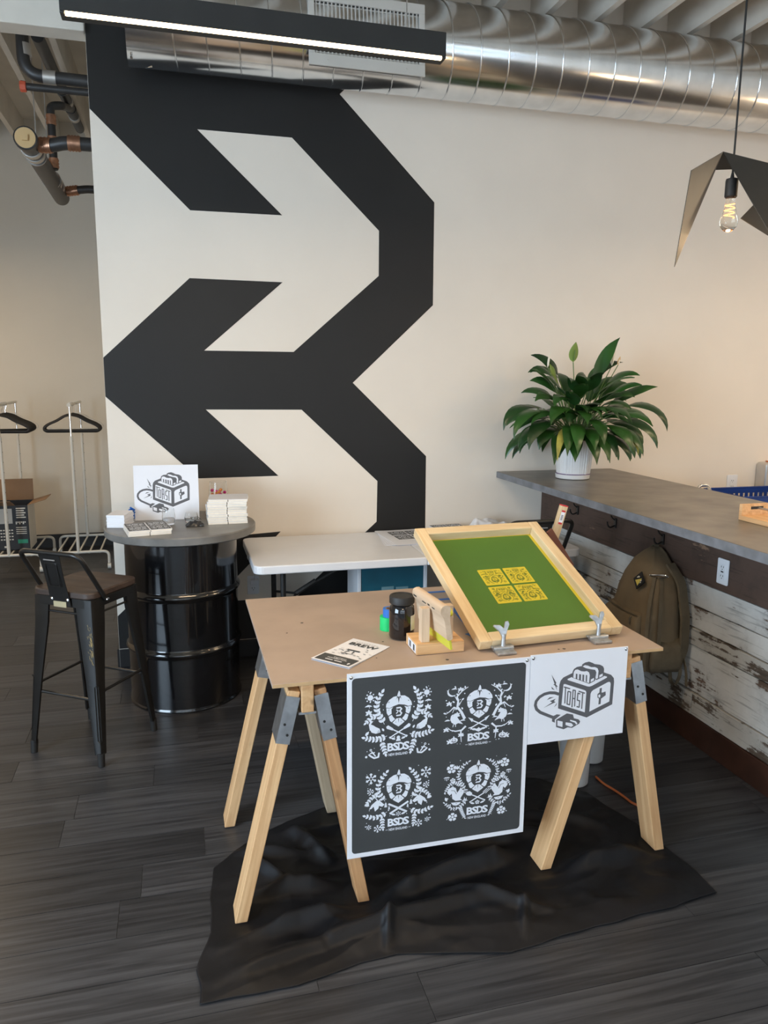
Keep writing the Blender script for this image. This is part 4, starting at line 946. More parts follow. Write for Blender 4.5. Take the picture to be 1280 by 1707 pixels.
# stacks of uncut coaster sheets (each sheet two by two)
def sheet(name, cx, cy, z, rz, sx, sy, t, label, group, printed=False, gap=.004, body='coaster', topm='coastertop'):
    o = thing(name, label, 'coaster sheet', (cx, cy, z), 0, group)
    M = Matrix.Translation((cx, cy, z)) @ Matrix.Rotation(rz, 4, 'Z')
    for i in (-1, 1):
        mk('board_half', MB().box(i*sx/4-sx/4+gap/2, i*sx/4+sx/4-gap/2, -sy/2, sy/2, 0, t*.86), K[body], o, M=M)
    mk('face_sheet', MB().box(-sx/2+.001, sx/2-.001, -sy/2+.001, sy/2-.001, t*.86, t), K[topm], o, M=M)
    if printed:
        for k, (ix, iy) in enumerate(((-1, 1), (1, 1), (-1, -1), (1, -1))):
            Mp = M @ Matrix.Translation((ix*sx*.25, iy*sy*.25, t+.0003))
            pn = mk('printed_square', MB().box(-sx*.232, sx*.232, -sy*.232, sy*.232, -.0002, 0), K['ink'], o, M=Mp)
            place_print(DES[(k+2) % 4], 'print', Mp @ Matrix.Translation((0, 0, .0003)) @ Matrix.Diagonal((sx*.205, sy*.205, .00015, 1)), K['printwhite'], K['ink'], pn)
    return o
ORD = ['topmost', 'second from top', 'third from top', 'fourth from top', 'fifth from top', 'sixth from top', 'seventh from top', 'eighth from top', 'ninth from top', 'lowest']
rr = random.Random(11)
z = RT
for i in range(10):
    j = i >= 7
    sheet('coaster_sheet', .235+rr.uniform(-.004, .004)+(.012 if j else 0), 4.09+rr.uniform(-.004, .004), z+.0003, (math.radians(-6) if j else 0)+rr.uniform(-.02, .02), .205, .19, .0125, 'cream pulp coaster sheet, %s in the tall stack beside the toaster sign' % ORD[9-i], 'coaster sheets in the tall stack'); z += .0130
ztop = z
z = RT
for i in range(3):
    sheet('coaster_sheet', -.165+rr.uniform(-.003, .003), 3.885+rr.uniform(-.003, .003), z+.0003, math.radians(10)+rr.uniform(-.015, .015), .205, .205, .0085, 'coaster sheet with black acorn prints, topmost of the low stack on the round table' if i == 2 else 'cream pulp coaster sheet, %s in the low printed stack on the round table' % ('lowest', 'middle one')[i], 'coaster sheets in the printed stack', printed=(i == 2)); z += .0090
z = RT
for i in range(8):
    o = thing('card', 'white card, %s in the small stack at the rim of the round table' % (ORD[7-i] if i else 'lowest'), 'card', (-.30, 4.085, z), 0, 'cards in the small white stack')
    mk('card_sheet', MB().box(-.045, .045, -.075, .075, 0, .0078), K['paper'], o, M=Matrix.Translation((-.302+rr.uniform(-.002, .002), 4.088+rr.uniform(-.002, .002), z+.0003)) @ Matrix.Rotation(math.radians(-14)+rr.uniform(-.02, .02), 4, 'Z'), bevel=.0008); z += .0081
# small things on the round top
bt = thing('blue_bow', 'crumpled blue ribbon tucked beside the toaster sign', 'ribbon', (-.245, 4.16, RT))
rb = []
for i in range(26): rb.append((-.250+.020*math.sin(i*1.9), 4.175+.012*math.cos(i*1.3), RT+.0155+.052*(i/25)+.010*math.sin(i*2.3)))
mk('ribbon_band', MB().tube(bend(rb, .01, 3), .006, 6, flat=.3), K['bluetape'], bt, smooth=True)
def tumbler(x, y, z, r, h, label, fill=None):
    t = thing('glass_tumbler', label, 'glass', (x, y, z))
    mk('glass_wall', MB().lathe([(0, .001), (r*.80, .001), (r*.86, .006), (r, h*.45), (r*.84, h), (r*.80, h), (r*.94, h*.45), (r*.80, .010), (0, .009)], (x, y, z), 32), K['glass'], t, smooth=True)
    if fill: fill(t, x, y, z, r, h)
    return t
def water(t, x, y, z, r, h): mk('white_slips', MB().lathe([(0, .0095), (r*.76, .0105), (r*.86, h*.4), (0, h*.4)], (x, y, z), 24), K['coastertop'], t)
tumbler(-.062, 4.055, RT, .034, .082, 'small stemless glass before the toaster sign', water)
tumbler(.052, 4.095, RT, .036, .05, 'low clear glass bowl behind the dark pouch')
def candy(t, x, y, z, r, h):
    q = random.Random(9)
    for i in range(40):
        a = i*2.4; rad = r*(.28 if i % 2 else .62); c = Vector((x+rad*math.cos(a), y+rad*math.sin(a), z+.020+.0031*i))
        mk('candy', MB().lathe([(0, -.009), (.007, -.006), (.010, 0), (.007, .006), (0, .009)], c, 12), K['pink' if i % 3 else 'orangecandy'], t, smooth=True)
tumbler(.205, 4.285, RT, .055, .185, 'tall clear glass holding pink candies behind the coaster stack', candy)
pc = thing('foil_pouch', 'crumpled dark foil pouch on the round table', 'pouch', (.06, 3.985, RT))
vs = []; fs = []; n = 12
for j in range(n+1):
    for i in range(n+1):
        u, v = i/n*2-1, j/n*2-1; e = (1-abs(u)**3)*(1-abs(v)**3)
        vs.append((.068+.045*u+.006*noise.noise((u*3, v*3, 1)), 3.985+.032*v+.006*noise.noise((u*3, v*3, 5)), RT+.002+e*(.020+.014*noise.noise((u*2.7, v*2.7, 3))+.008*abs(noise.noise((u*7, v*7, 3))))))
fs = [(j*(n+1)+i, j*(n+1)+i+1, (j+1)*(n+1)+i+1, (j+1)*(n+1)+i) for j in range(n) for i in range(n)]
m_ = mk('pouch_bag', MB().add(vs, fs), K['sand'], pc); sm = m_.modifiers.new('s', 'SOLIDIFY'); sm.thickness = .0012; sm.offset = 1
mk('pouch_tie', MB().tube(bend([(.055, 3.985, RT+.035), (.045, 3.98, RT+.048), (.06, 3.985, RT+.044), (.085, 3.99, RT+.046), (.10, 3.985, RT+.03)], .01), .0015, 5), K['sand'], pc)

# ================================================================== metal bar stools
def make_stool(loc, rz, label, sign=True):
    t = thing('bar_stool', label, 'stool', loc, rz, 'metal bar stools')
    L = dict(parent=t, local=True)
    sz_ = .742
    mk('seat', MB().prism(rrect(.325, .325, .045, 6), sz_, sz_+.030), K['seatwood'], bevel=.006, smooth=40, **L)
    mk('seat_apron', MB().prism(rrect(.315, .315, .04, 6), sz_-.042, sz_-.0005), K['blackmetal'], bevel=.003, smooth=40, **L)
    for a in range(4):
        c, s = math.cos(a*PI/2), math.sin(a*PI/2); Rz = Matrix.Rotation(a*PI/2, 4, 'Z')
        def sec(ctr, w, zz):
            pts = [(0, 0), (-w, 0), (-w, .006), (-.012, .010), (-.006, .012*0-.0), (0, 0)]
            # folded sheet: an L opened inward, outer corner rounded
            k = ctr
            q = [(k-w, -k), (k-.014, -k), (k-.004, -k+.004), (k, -k+.014), (k, -k+w), (k-.010, -k+w), (k-.012, -k+.022), (k-.022, -k+.012), (k-w, -k+.010)]
            return [Rz @ Vector((x, y, zz)) for x, y in q]
        mk('leg', MB().loft([sec(.156, .085, sz_-.002), sec(.160, .078, .62), sec(.176, .055, .38), sec(.198, .034, .055)]), K['blackmetal'], smooth=35, **L)
        fp = Rz @ Vector((.187, -.187, 0))
        mk('rubber_foot', MB().cyl((fp.x, fp.y, .001), (fp.x*.985, fp.y*.985, .062), .015, 12, .017), K['matteblk'], smooth=True, **L)
        ka, kb = .1775, .193
        gp = [Rz @ Vector(v_) for v_ in ((ka-.011, -ka-.0004, .36), (kb-.011, -kb-.0004, .12), (kb-.001, -kb+.001, .112), (kb+.0004, -kb+.011, .12), (ka+.0004, -ka+.011, .36), (ka-.001, -ka+.001, .368))]
        mk('leg_groove', MB().tube(gp, .0018, 5, closed=True), K['blackmetal'], smooth=True, **L)
        q0, q1 = Rz @ Vector((-.168, -.168, .30)), Rz @ Vector((.168, -.168, .30))
        d = (q1-q0).normalized()
        zz = .325 if a % 2 else .295
        mk('stretcher', MB().tube([(q0.x+d.x*.012, q0.y+d.y*.012, zz), (q0.x+d.x*.05, q0.y+d.y*.05, zz), (q1.x-d.x*.05, q1.y-d.y*.05, zz), (q1.x-d.x*.012, q1.y-d.y*.012, zz)], [.011, .007, .007, .011], 8), K['blackmetal'], smooth=True, **L)
        q0.z = q1.z = .66; mk('upper_rod', MB().cyl((q0.x*.88, q0.y*.88, .672), (q1.x*.88, q1.y*.88, .672), .005, 8), K['blackmetal'], smooth=True, **L)
    tube = bend([(-.166, -.075, sz_-.012), (-.160, -.215, .952), (.160, -.215, .952), (.166, -.075, sz_-.012)], .045, 8)
    mk('back_loop', MB().tube(tube, .0105, 12), K['blackmetal'], smooth=True, **L)
    bp_ = MB(); m = 10; secs = []
    for i in range(m+1):
        v = i/m; zz = sz_-.035+v*(.945-sz_+.035); yy = -.166-.049*max(0, (v-.12)/.88); w = .056-.006*math.sin(v*PI)
        secs.append([Vector((-w, yy, zz)), Vector((w, yy, zz)), Vector((w, yy+.003, zz)), Vector((-w, yy+.003, zz))])
    pl = mk('back_plate', MB().loft(secs), K['blackmetal'], **L)
    mk('plate_emboss', MB().tube(bend([(-.030, -.191, .80), (-.030, -.2065, .905), (.030, -.2065, .905), (.030, -.191, .80), (-.030, -.191, .80)], .008), .0022, 5), K['blackmetal'], smooth=True, **L)
    mk('plate_slot', MB().box(-.030, .030, -.2145, -.2125, .918, .923), K['steel'], **L)
    for bx_, by_, bz_ in ((-.042, -.1665, sz_-.006), (.042, -.1665, sz_-.006)):
        mk('bolt', MB().lathe([(.008, 0), (.007, .003), (0, .005)], (0, 0, 0), 12), K['chrome'], M=Matrix.Translation((bx_, by_, bz_)) @ Matrix.Rotation(PI/2, 4, 'X'), smooth=True, **L)
    for s in (-1, 1): mk('bolt', MB().lathe([(.008, 0), (.007, .003), (0, .005)], (0, 0, 0), 12), K['chrome'], M=Matrix.Translation((s*.177, -.075, sz_-.012)) @ Matrix.Rotation(s*PI/2, 4, 'Y'), smooth=True, **L)
    if sign:
        mk('maker_plate', MB().box(-.034, .034, -.1685, -.1665, sz_-.041, sz_-.016), K['brass'], **L)
    # worn finish on the near leg
    w = MB(); q = random.Random(1)
    for i in range(70):
        zz = .545+.095*math.sin(i*.9)*q.uniform(.2, 1); k = .160+(.62-zz)*.0667 if zz < .62 else .160-(zz-.62)*.033
        og = q.gauss(.010, .006)
        a0 = Vector((k-.006-abs(og), -k-.0008, zz)); t0 = Vector((.004, 0, -.013))*q.uniform(.5, 1.3); sd_ = Vector((.0009, 0, .0003))
        w.add([a0-sd_, a0+sd_, a0+t0+sd_*.3, a0+t0-sd_*.3], [(0, 1, 2, 3)])
    mk('worn_patch', w, K['goldwear'], **L)
    return t
make_stool((-.425, 3.585, 0), math.radians(-34.8), 'black metal bar stool with dark wood seat standing beside the drum')
make_stool((1.722, 3.60, 0), 0, 'black metal bar stool whose back loop rises behind the printing screen', False).scale = (1.08, 1, 1.045)

# ================================================================== white folding table
ft_ = thing('folding_table', 'white plastic folding table with black legs set against the wall', 'table', (1.26, 4.14, 0))
FX0, FX1, FY0, FY1, FZ = .345, 2.185, 3.785, 4.505, .745
for a, b, rl in ((FX0, 1.2640, True), (1.2655, FX1, False)):
    w, h = b-a, FY1-FY0; pts = []
    rc = .05
    for cx, cy, s0, on in ((w/2-rc, h/2-rc, 0, not rl), (-w/2+rc, h/2-rc, PI/2, rl), (-w/2+rc, -h/2+rc, PI, rl), (w/2-rc, -h/2+rc, 1.5*PI, not rl)):
        if on: pts += [(cx+rc*math.cos(s0+PI/2*i/6), cy+rc*math.sin(s0+PI/2*i/6)) for i in range(7)]
        else: pts.append((cx+math.copysign(rc, cx), cy+math.copysign(rc, cy)))
    mk('table_half', MB().prism(pts, FZ-.045, FZ), K['white'], ft_, M=Matrix.Translation(((a+b)/2, (FY0+FY1)/2, 0)), bevel=.007, seg=3)
for xl, s in ((.505, 1), (2.02, -1)):
    for yl in (3.90, 4.32): mk('leg', MB().cyl((xl, yl, .003), (xl+.0, yl, FZ-.046), .0145, 12), K['matteblk'], ft_, smooth=True)
    mk('leg_crossbar', MB().cyl((xl, 3.90, .12), (xl, 4.32, .12), .010, 10), K['matteblk'], ft_, smooth=True)
    mk('leg_brace', MB().cyl((xl+s*.02, 4.11, .47), (xl+s*.42, 4.11, FZ-.05), .008, 8).box(xl-.004, xl+s*.1+.004, 4.10, 4.12, .455, .475) if False else MB().cyl((xl+s*.10, 4.11, .50), (xl+s*.47, 4.11, FZ-.048), .008, 8).cyl((xl+s*.095, 4.11, .498), (xl+s*.21, 4.11, .566), .015, 8), K['matteblk'], ft_, smooth=True)
    mk('brace_yoke', MB().tube([(xl, 3.9, .46), (xl+s*.10, 4.11, .50), (xl, 4.32, .46)], .007, 8), K['matteblk'], ft_, smooth=True)
mk('latch', MB().box(FX0-.004, FX0-.0005, 4.10, 4.15, FZ-.035, FZ-.012), K['steel'], ft_)
# printed papers, coaster stack and white shirt on it
rr = random.Random(21)
pp0 = Vector((1.31, 4.30))
for i in range(5):
    o = thing('printed_sheet', 'topmost white sheet with dark test prints on the folding table' if i == 4 else 'white paper sheet, %s under the test print on the folding table' % ('lowest', 'second from bottom', 'third from bottom', 'directly')[i], 'paper', (pp0.x, pp0.y, FZ), 0, 'test print sheets')
    M = Matrix.Translation((pp0.x-.02+.006*i, pp0.y+rr.uniform(-.008, .008), FZ+.0006+.0012*i)) @ Matrix.Rotation(math.radians(-8+3*i), 4, 'Z')
    mk('sheet', MB().box(-.15, .15, -.205, .205, 0, .0010), K['paper'], o, M=M)
    if i == 4:
        for k, (ix, iy) in enumerate(((-1, 1), (1, 1), (-1, -1), (1, -1))):
            Mp = M @ Matrix.Translation((.02+ix*.055, .045+iy*.06, .0014))
            pn = mk('printed_square', MB().box(-.050, .050, -.050, .050, -.0002, 0), K['ink'], o, M=Mp)
            place_print(DES[k], 'print', Mp @ Matrix.Translation((0, 0, .0002)) @ Matrix.Diagonal((.044, .044, .0001, 1)), K['printwhite'], K['ink'], pn)
z = FZ
for i in range(4):
    sheet('coaster_sheet', 1.60+rr.uniform(-.003, .003), 4.36+rr.uniform(-.003, .003), z+.0003, math.radians(4), .205, .205, .0085, 'coaster sheet with black acorn prints, topmost of the stack on the folding table' if i == 3 else 'cream pulp coaster sheet, %s under the printed one on the folding table' % ('lowest', 'middle', 'first')[i], 'coaster sheets on the folding table', printed=(i == 3)); z += .0089
ct = thing('white_shirt', 'crumpled white cotton shirt lying on the folding table', 'shirt', (1.88, 4.36, FZ))
n = 40; vs = []
for j in range(n+1):
    for i in range(n+1):
        u, v = i/n*2-1, j/n*2-1; r = (abs(u)**2.6+abs(v)**2.6); e = max(0, 1-r)
        h = e**.5*(.052+.034*noise.noise((u*1.7+2, v*1.7, 2))+.024*noise.noise((u*4.2, v*4.2, 6))) + .006*abs(noise.noise((u*9, v*9, 3)))
        vs.append((1.875+.16*u*(1+.15*noise.noise((u, v*2, 9))), 4.36+.125*v*(1+.08*noise.noise((u*2, v, 4))), FZ+.0015+max(0, h)*(1.25-.55*(u+1)/2)))
fs = [(j*(n+1)+i, j*(n+1)+i+1, (j+1)*(n+1)+i+1, (j+1)*(n+1)+i) for j in range(n) for i in range(n)]
m_ = mk('shirt_fabric', MB().add(vs, fs), K['clothwhite'], ct, smooth=80); s_ = m_.modifiers.new('s', 'SOLIDIFY'); s_.thickness = .0015; s_.offset = 1
# under the folding table
tl = thing('teal_bin', 'teal storage bin with pale edges standing under the folding table', 'bin', (1.17, 4.12, 0))
tb0, tb1 = at_y(602, 940, 4.05).x, at_y(706, 940, 4.05).x
mk('bin_body', MB().box(tb0, tb1, 4.05, 4.30, .002, .66), K['teal'], tl, bevel=.004)
for xx in (tb0-.022, tb1+.001): mk('pale_edge', MB().box(xx, xx+.021, 4.045, 4.31, .002, .67), K['white'], tl, bevel=.003)
for px_ in (646, 670):
    p = at_y(px_, 981, 4.05); mk('label', MB().box(p.x-.036, p.x+.036, 4.0475, 4.0495, p.z-.03, p.z+.012), plain('bin_label', (.16, .30, .34), .6), tl)
bk = thing('black_case', 'black tool case with orange latch under the folding table', 'case', (.79, 4.22, 0))
mk('case_body', MB().box(.60, .935, 4.10, 4.34, .002, .385), K['blackbase'], bk, bevel=.01)
mk('case_handle', MB().tube(bend([(.68, 4.2, .386), (.68, 4.2, .432), (.80, 4.2, .432), (.80, 4.2, .386)], .02), .007, 8), K['orange'], bk, smooth=True)
ad = thing('power_adapter', 'grey power adapter plugged into the low wall outlet', 'adapter', (.41, 4.48, .48))
mk('adapter_body', MB().box(.385, .435, 4.478, 4.516, .462, .49), K['white'], ad, bevel=.004)
mk('adapter_cable', MB().tube(bend([(.41, 4.492, .488), (.411, 4.498, .53), (.405, 4.5145, .61), (.40, 4.5145, .735)], .03), .0025, 6), K['steel'], ad, smooth=True)

# ================================================================== clothes racks in the recess
def rack(cx, yf, yr, label, w=.50, xr=0):
    t = thing('clothes_rack', label, 'rack', (cx, (yf+yr)/2, 0), 0, 'white clothes racks')
    for y, x in ((yf, cx), (yr, cx+xr)):
        mk('base_bar', MB().tube(bend([(x-w/2, y, .055), (x-w/2, y, .16), (x+w/2, y, .16), (x+w/2, y, .055)], .06, 6), .0125, 10), K['rackwhite'], t, smooth=True)
        for s in (-1, 1):
            cst = mk('castor', MB().cyl((x+s*w/2-.014, y, .0265), (x+s*w/2+.014, y, .0265), .026, 16), K['rackwhite'], t, smooth=True)
            mk('castor_stem', MB().cyl((x+s*w/2, y, .03), (x+s*w/2, y, .060), .006, 8), K['steel'], cst)
        mk('upright', MB().cyl((x, y, .16), (x, y, 1.17), .0135, 12), K['rackwhite'], t, smooth=True)
        mk('chrome_riser', MB().cyl((x, y, 1.17), (x, y, 1.43), .0095, 12), K['chrome'], t, smooth=True)
        hm = MB()
        for k in range(9): hm.cyl((x+.0125, y-.004, .45+.085*k), (x+.0142, y-.004, .45+.085*k), .004, 8)
        mk('peg_hole', hm, K['socket'], t)
    mk('top_rail', MB().cyl((cx, yf-.03, 1.435), (cx+xr, yr+.03, 1.435), .0125, 12), K['rackwhite'], t, smooth=True)
    mk('rail_cap', MB().cyl((cx, yf-.045, 1.435), (cx, yf-.03, 1.435), .016, 14), K['rackwhite'], t, smooth=True)
    for i in range(5):
        x = cx-w/2+.075+i*(w-.15)/4; mk('shelf_rod', MB().cyl((x, yf, .152), (x+xr, yr, .152), .008, 8), K['rackwhite'], t, smooth=True)
    return t
rack(-.875, 6.98, 7.72, 'white rolling clothes rack close to the mural wall'); rack(-1.43, 6.98, 7.72, 'white rolling clothes rack carrying a cardboard box')
def hanger(cx, y, rz, label, mat, group, thin=False):
    t = thing('clothes_hanger', label, 'hanger', (cx, y, 1.22), 0, group)
    M = Matrix.Translation((cx, y, 1.435)) @ Matrix.Rotation(rz, 4, 'Z')
    hk = arc((0, 0, -.002), .0165, math.radians(-60), math.radians(180), 12, (1, 0, 0), (0, 0, 1))
    mk('hook', MB().tube([(0, 0, -.085), (0, 0, -.05), (.008, 0, -.026)] + [tuple(p) for p in hk], .0022, 6), K['chrome'] if not thin else K['rackwhite'], t, M=M, smooth=True)
    r = .0045 if thin else .0165
    pts = [(0, 0, -.085), (.06, 0, -.098), (.12, 0, -.138), (.19, 0, -.168), (.222, 0, -.192), (.226, 0, -.215), (.205, 0, -.228), (0, 0, -.228), (-.205, 0, -.228), (-.226, 0, -.215), (-.222, 0, -.192), (-.19, 0, -.168), (-.12, 0, -.138), (-.06, 0, -.098)]
    mk('hanger_body', MB().tube(bend(pts + [pts[0]], .03, 3), r, 8, flat=.55), K[mat], t, M=M, smooth=True)
rr = random.Random(8)
for i in range(3): hanger(-.875, 7.06+.045*i, math.radians(-3+2*i), 'black velvet hanger, %s from the rail cap on the rack by the mural' % ('first', 'second', 'third')[i], 'hanger', 'black hangers on the rack by the mural')
for i in range(2): hanger(-.875, 7.36+.05*i, math.radians(8+4*i), 'thin white hanger, %s behind the black ones on the rack by the mural' % ('first', 'second')[i], 'rackwhite', 'white hangers', True)
for i in range(6): hanger(-1.43, 7.05+.045*i, math.radians(-5+3*i), 'black velvet hanger, %s from the rail cap on the rack with the box' % ('first', 'second', 'third', 'fourth', 'fifth', 'sixth')[i], 'hanger', 'black hangers on the rack with the box')
hanger(-1.43, 7.44, math.radians(10), 'thin white hanger on the rack carrying the box', 'rackwhite', 'white hangers', True)
# printed carton
bx0, bx1, by0, by1, bz0, bz1 = at_y(-34, 900, 7.18).x, at_y(50, 900, 7.18).x, 7.18, 7.50, .162, .56
cb = thing('carton', 'open cardboard carton with dark printed sides on the clothes rack', 'box', ((bx0+bx1)/2, 7.34, bz0))
mb = MB()
for a in ((bx0, bx1, by0, by0+.005), (bx0, bx1, by1-.005, by1), (bx0, bx0+.005, by0, by1), (bx1-.005, bx1, by0, by1)): mb.box(*a, bz0, bz1)
mb.box(bx0, bx1, by0, by1, bz0, bz0+.005); mk('carton_wall', mb, K['boxprint'], cb)
mk('side_sleeve', MB().box(bx1+.0002, bx1+.001, by0, by1, bz0, bz1), K['rackwhite'], cb)
def flap(a, b, d): a = Vector(a); b = Vector(b); d = Vector(d); n_ = (b-a).cross(d).normalized()*.002; mk('flap', MB().add([a-n_, b-n_, b+d-n_, a+d-n_, a+n_, b+n_, b+d+n_, a+d+n_], [(0, 1, 2, 3), (4, 5, 6, 7), (0, 1, 5, 4), (1, 2, 6, 5), (2, 3, 7, 6), (3, 0, 4, 7)]), K['cardboard'], cb)
flap((bx0+.02, by1, bz1), (bx1, by1, bz1), (0, .02, .19)); flap((bx1, by0, bz1), (bx1, by1, bz1), (.15, 0, .045)); flap((bx0, by0, bz1), (bx0, by1, bz1), (-.12, 0, .06)); flap((bx0, by0, bz1), (bx1-.10, by0, bz1), (-.02, -.09, .05))
pr_ = MB(); wp = MB(); q = random.Random(6); W_ = bx1-bx0
def pp(x0, x1, z0, z1, m=pr_): m.box(bx0+W_*x0, bx0+W_*x1, by0-.0012, by0-.0003, bz0+z0*.398, bz0+z1*.398)
pp(.18, .68, .60, .93, wp)
for i in range(5): pp(.76, .95-.03*(i % 2), .92-.05*i, .945-.05*i)
for i in range(6): pp(.74+.035*i, .765+.035*i, .58+.03*(i % 2), .64)
for i in range(4): pp(.74, .95, .50-.045*i, .515-.045*i)
for r_ in range(4):
    for i in range(5): pp(.42+.055*i, .455+.055*i, .44-.07*r_, .465-.07*r_)
pp(.22, .30, .05, .13); pp(.48, .58, .06, .10)
mk('carton_print', pr_, K['rackwhite'], cb)['kind'] = 'stuff'; mk('carton_label', wp, K['grille'], cb)
g_ = MB(); g_.box(bx0+W_*.76, bx0+W_*.96, by0-.0012, by0-.0003, bz0+.06, bz0+.095); mk('green_label', g_, K['labelgrn'], cb)

# ================================================================== drain pipes up in the recess
def sleeve(p, q, r, mat, par, nm, grooves=3):
    p = Vector(p); q = Vector(q); mb = MB().cyl(p, q, r, 20)
    for i in range(grooves): c = p.lerp(q, (i+.6)/(grooves+.2)); d = (q-p).normalized()*.003; mb.cyl(c-d, c+d, r+.003, 20)
    mk(nm, mb, K[mat], par, smooth=35)
px0, pz0 = -.768, 3.005
dp = thing('drain_pipe', 'thick black drain pipe with tan cleanout plug and copper couplings', 'pipe', (px0, 5.0, pz0-.06))
mk('pipe_run', MB().cyl((px0, 5.02, pz0), (px0, 6.45, pz0-.02), .055, 24), K['abs'], dp, smooth=True)
mk('cleanout_ring', MB().lathe([(.060, 0), (.064, .004), (.064, .05), (.056, .05)], (0, 0, 0), 28), K['abs'], dp, M=Matrix.Translation((px0, 4.995, pz0)) @ Matrix.Rotation(-PI/2, 4, 'X'), smooth=True)
mk('cleanout_plug', MB().cyl((px0, 4.992, pz0), (px0, 5.0, pz0), .055, 28).box(px0-.016, px0+.016, 4.978, 4.993, pz0-.016, pz0+.016), K['tan'], dp, smooth=30)
for a in (5.16, 5.26, 6.0, 6.12, 6.30): mk('collar', MB().cyl((px0, a, pz0-.004), (px0, a+.05, pz0-.004), .060, 24), K['clampgrey'], dp, smooth=True)
for a in (5.34, 5.95): mk('band', MB().cyl((px0, a, pz0-.004), (px0, a+.012, pz0-.004), .062, 24), K['steel'], dp, smooth=True)
mk('branch', MB().tube(bend([(px0, 5.13, pz0), (px0+.12, 5.10, pz0-.005), (px0+.20, 5.08, pz0+.012), (-.379, 5.08, pz0+.012)], .05), .038, 16), K['abs'], dp, smooth=True)
sleeve((px0+.055, 5.115, pz0-.002), (px0+.125, 5.098, pz0-.004), .042, 'copper', dp, 'coupling'); sleeve((px0+.215, 5.08, pz0+.012), (px0+.285, 5.08, pz0+.012), .042, 'copper', dp, 'coupling', 4)
mk('branch', MB().tube(bend([(px0, 6.28, pz0-.02), (px0+.14, 6.25, pz0), (px0+.2, 6.25, pz0+.01), (-.379, 6.25, pz0+.01)], .04), .028, 14), K['abs'], dp, smooth=True)
sleeve((px0+.06, 6.27, pz0-.01), (px0+.14, 6.25, pz0), .033, 'copper', dp, 'coupling', 4); sleeve((-.42, 6.25, pz0+.01), (-.385, 6.25, pz0+.01), .033, 'copper', dp, 'coupling', 2)
vx, vy, vz0, vz1 = -.720, 5.75, 3.018, 3.41      # stands on the drain pipe's shoulder, bends over to the sloping pipe
vp_ = thing('vent_pipe', 'slim black vent pipe with copper couplings rising behind the drain pipe', 'pipe', (vx, vy, vz0))
mk('pipe_run', MB().tube(bend([(vx, vy, vz0), (vx, vy, vz1), (vx+.065, vy+.03, vz1+.015), (-.684, 6.45, 3.615)], .05), .026, 14), K['abs'], vp_, smooth=True)
for f in (.02, .36, .70): sleeve((vx, vy, vz0+(vz1-vz0)*f), (vx, vy, vz0+(vz1-vz0)*(f+.16)), .030, 'copper', vp_, 'coupling')
uy_ = 4.86
u1 = at_y(36, 50, uy_); u2 = at_y(38, 95, uy_); u3 = at_y(72, 127, uy_); u4 = at_y(152, 137, uy_)
up_ = thing('water_pipe', 'black pipe bending from the joists towards the mural wall', 'pipe', (u3.x, uy_, u3.z))
mk('pipe_run', MB().tube(bend([(u1.x, uy_+.02, 3.70), (u2.x, uy_, u4.z+.005), (-.379, uy_, u4.z)], .10, 8), .033, 16), K['abs'], up_, smooth=True)
p = at_y(36, 82, uy_); sleeve((u1.x+.004, uy_+.01, p.z-.03), (u1.x+.002, uy_+.012, p.z+.03), .037, 'clampgrey', up_, 'clamp', 0); sleeve((u3.x, uy_, u4.z+.003), (u3.x+.065, uy_, u4.z+.002), .037, 'clampgrey', up_, 'clamp', 0)
k0 = at_y(38, 144, uy_-.02); k1 = at_y(152, 154, uy_-.02)
rp = thing('capped_pipe', 'thin black pipe with a red end cap below the bent pipe', 'pipe', (k0.x, uy_-.02, k0.z))
mk('pipe_run', MB().cyl((k0.x, uy_-.02, k0.z), (-.379, uy_-.02, k0.z), .019, 16), K['abs'], rp, smooth=True)
mk('end_cap', MB().lathe([(.0, 0), (.026, .002), (.030, .008), (.028, .032), (.020, .034)], (0, 0, 0), 8), K['redplastic'], rp, M=Matrix.Translation((k0.x-.016, uy_-.02, k0.z)) @ Matrix.Rotation(PI/2, 4, 'Y'))
bp2 = thing('sloping_pipe', 'dark pipe with grey collars running along the joists in the recess', 'pipe', (-.62, 5.6, 3.5))
ra, rb_ = at_y(62, 60, 5.1), at_y(133, 215, 7.2)
mk('pipe_run', MB().cyl(ra, rb_, .035, 16), K['abs'], bp2, smooth=True)
for f in (.5, .62, .72, .82): c = Vector(ra).lerp(Vector(rb_), f); d = (Vector(rb_)-Vector(ra)).normalized()*.03; mk('collar', MB().cyl(c-d, c+d, .040, 16), K['abs' if f in (.5, .72) else 'clampgrey'], bp2, smooth=True)
for y, w_ in ((5.4, 'nearer its tan plug'), (5.87, 'beside the vent pipe')):
    tag(mk('threaded_rod', MB().cyl((px0, y, pz0+.045), (px0, y, ZC), .004, 6), K['steel']), 'thin steel hanger rod dropping from the ceiling to the drain pipe, ' + w_, 'rod', 'pipe hanger rods')

# ================================================================== peace lily
px_, py_ = 2.290, 4.13
pl = thing('peace_lily', 'leafy peace lily in a white ribbed pot on the counter', 'plant', (px_, py_, 1.1))
PZ = 1.1006
mk('saucer', MB().lathe([(0, 0), (.092, 0), (.100, .004), (.102, .026), (.098, .028), (.094, .012), (0, .010)], (px_-.006, py_-.006, PZ), 40), K['pot'], pl, smooth=40)
mk('purple_ring', MB().lathe([(.1005, .026), (.1015, .030), (.0985, .032)], (px_, py_, PZ), 40), K['purple'], pl)
n = 84; secs = []; q = random.Random(2); rib = [q.uniform(-.0022, .0026) if i % 2 else -.002 for i in range(n)]
for r, z in ((.098, .028), (.104, .10), (.110, .19), (.113, .232), (.106, .232), (.102, .19)):
    secs.append([Vector((px_+(r+rib[k]*(1 if r > .1025 or z < .1 else 0))*math.cos(2*PI*k/n), py_+(r+rib[k])*math.sin(2*PI*k/n), PZ+z)) for k in range(n)])
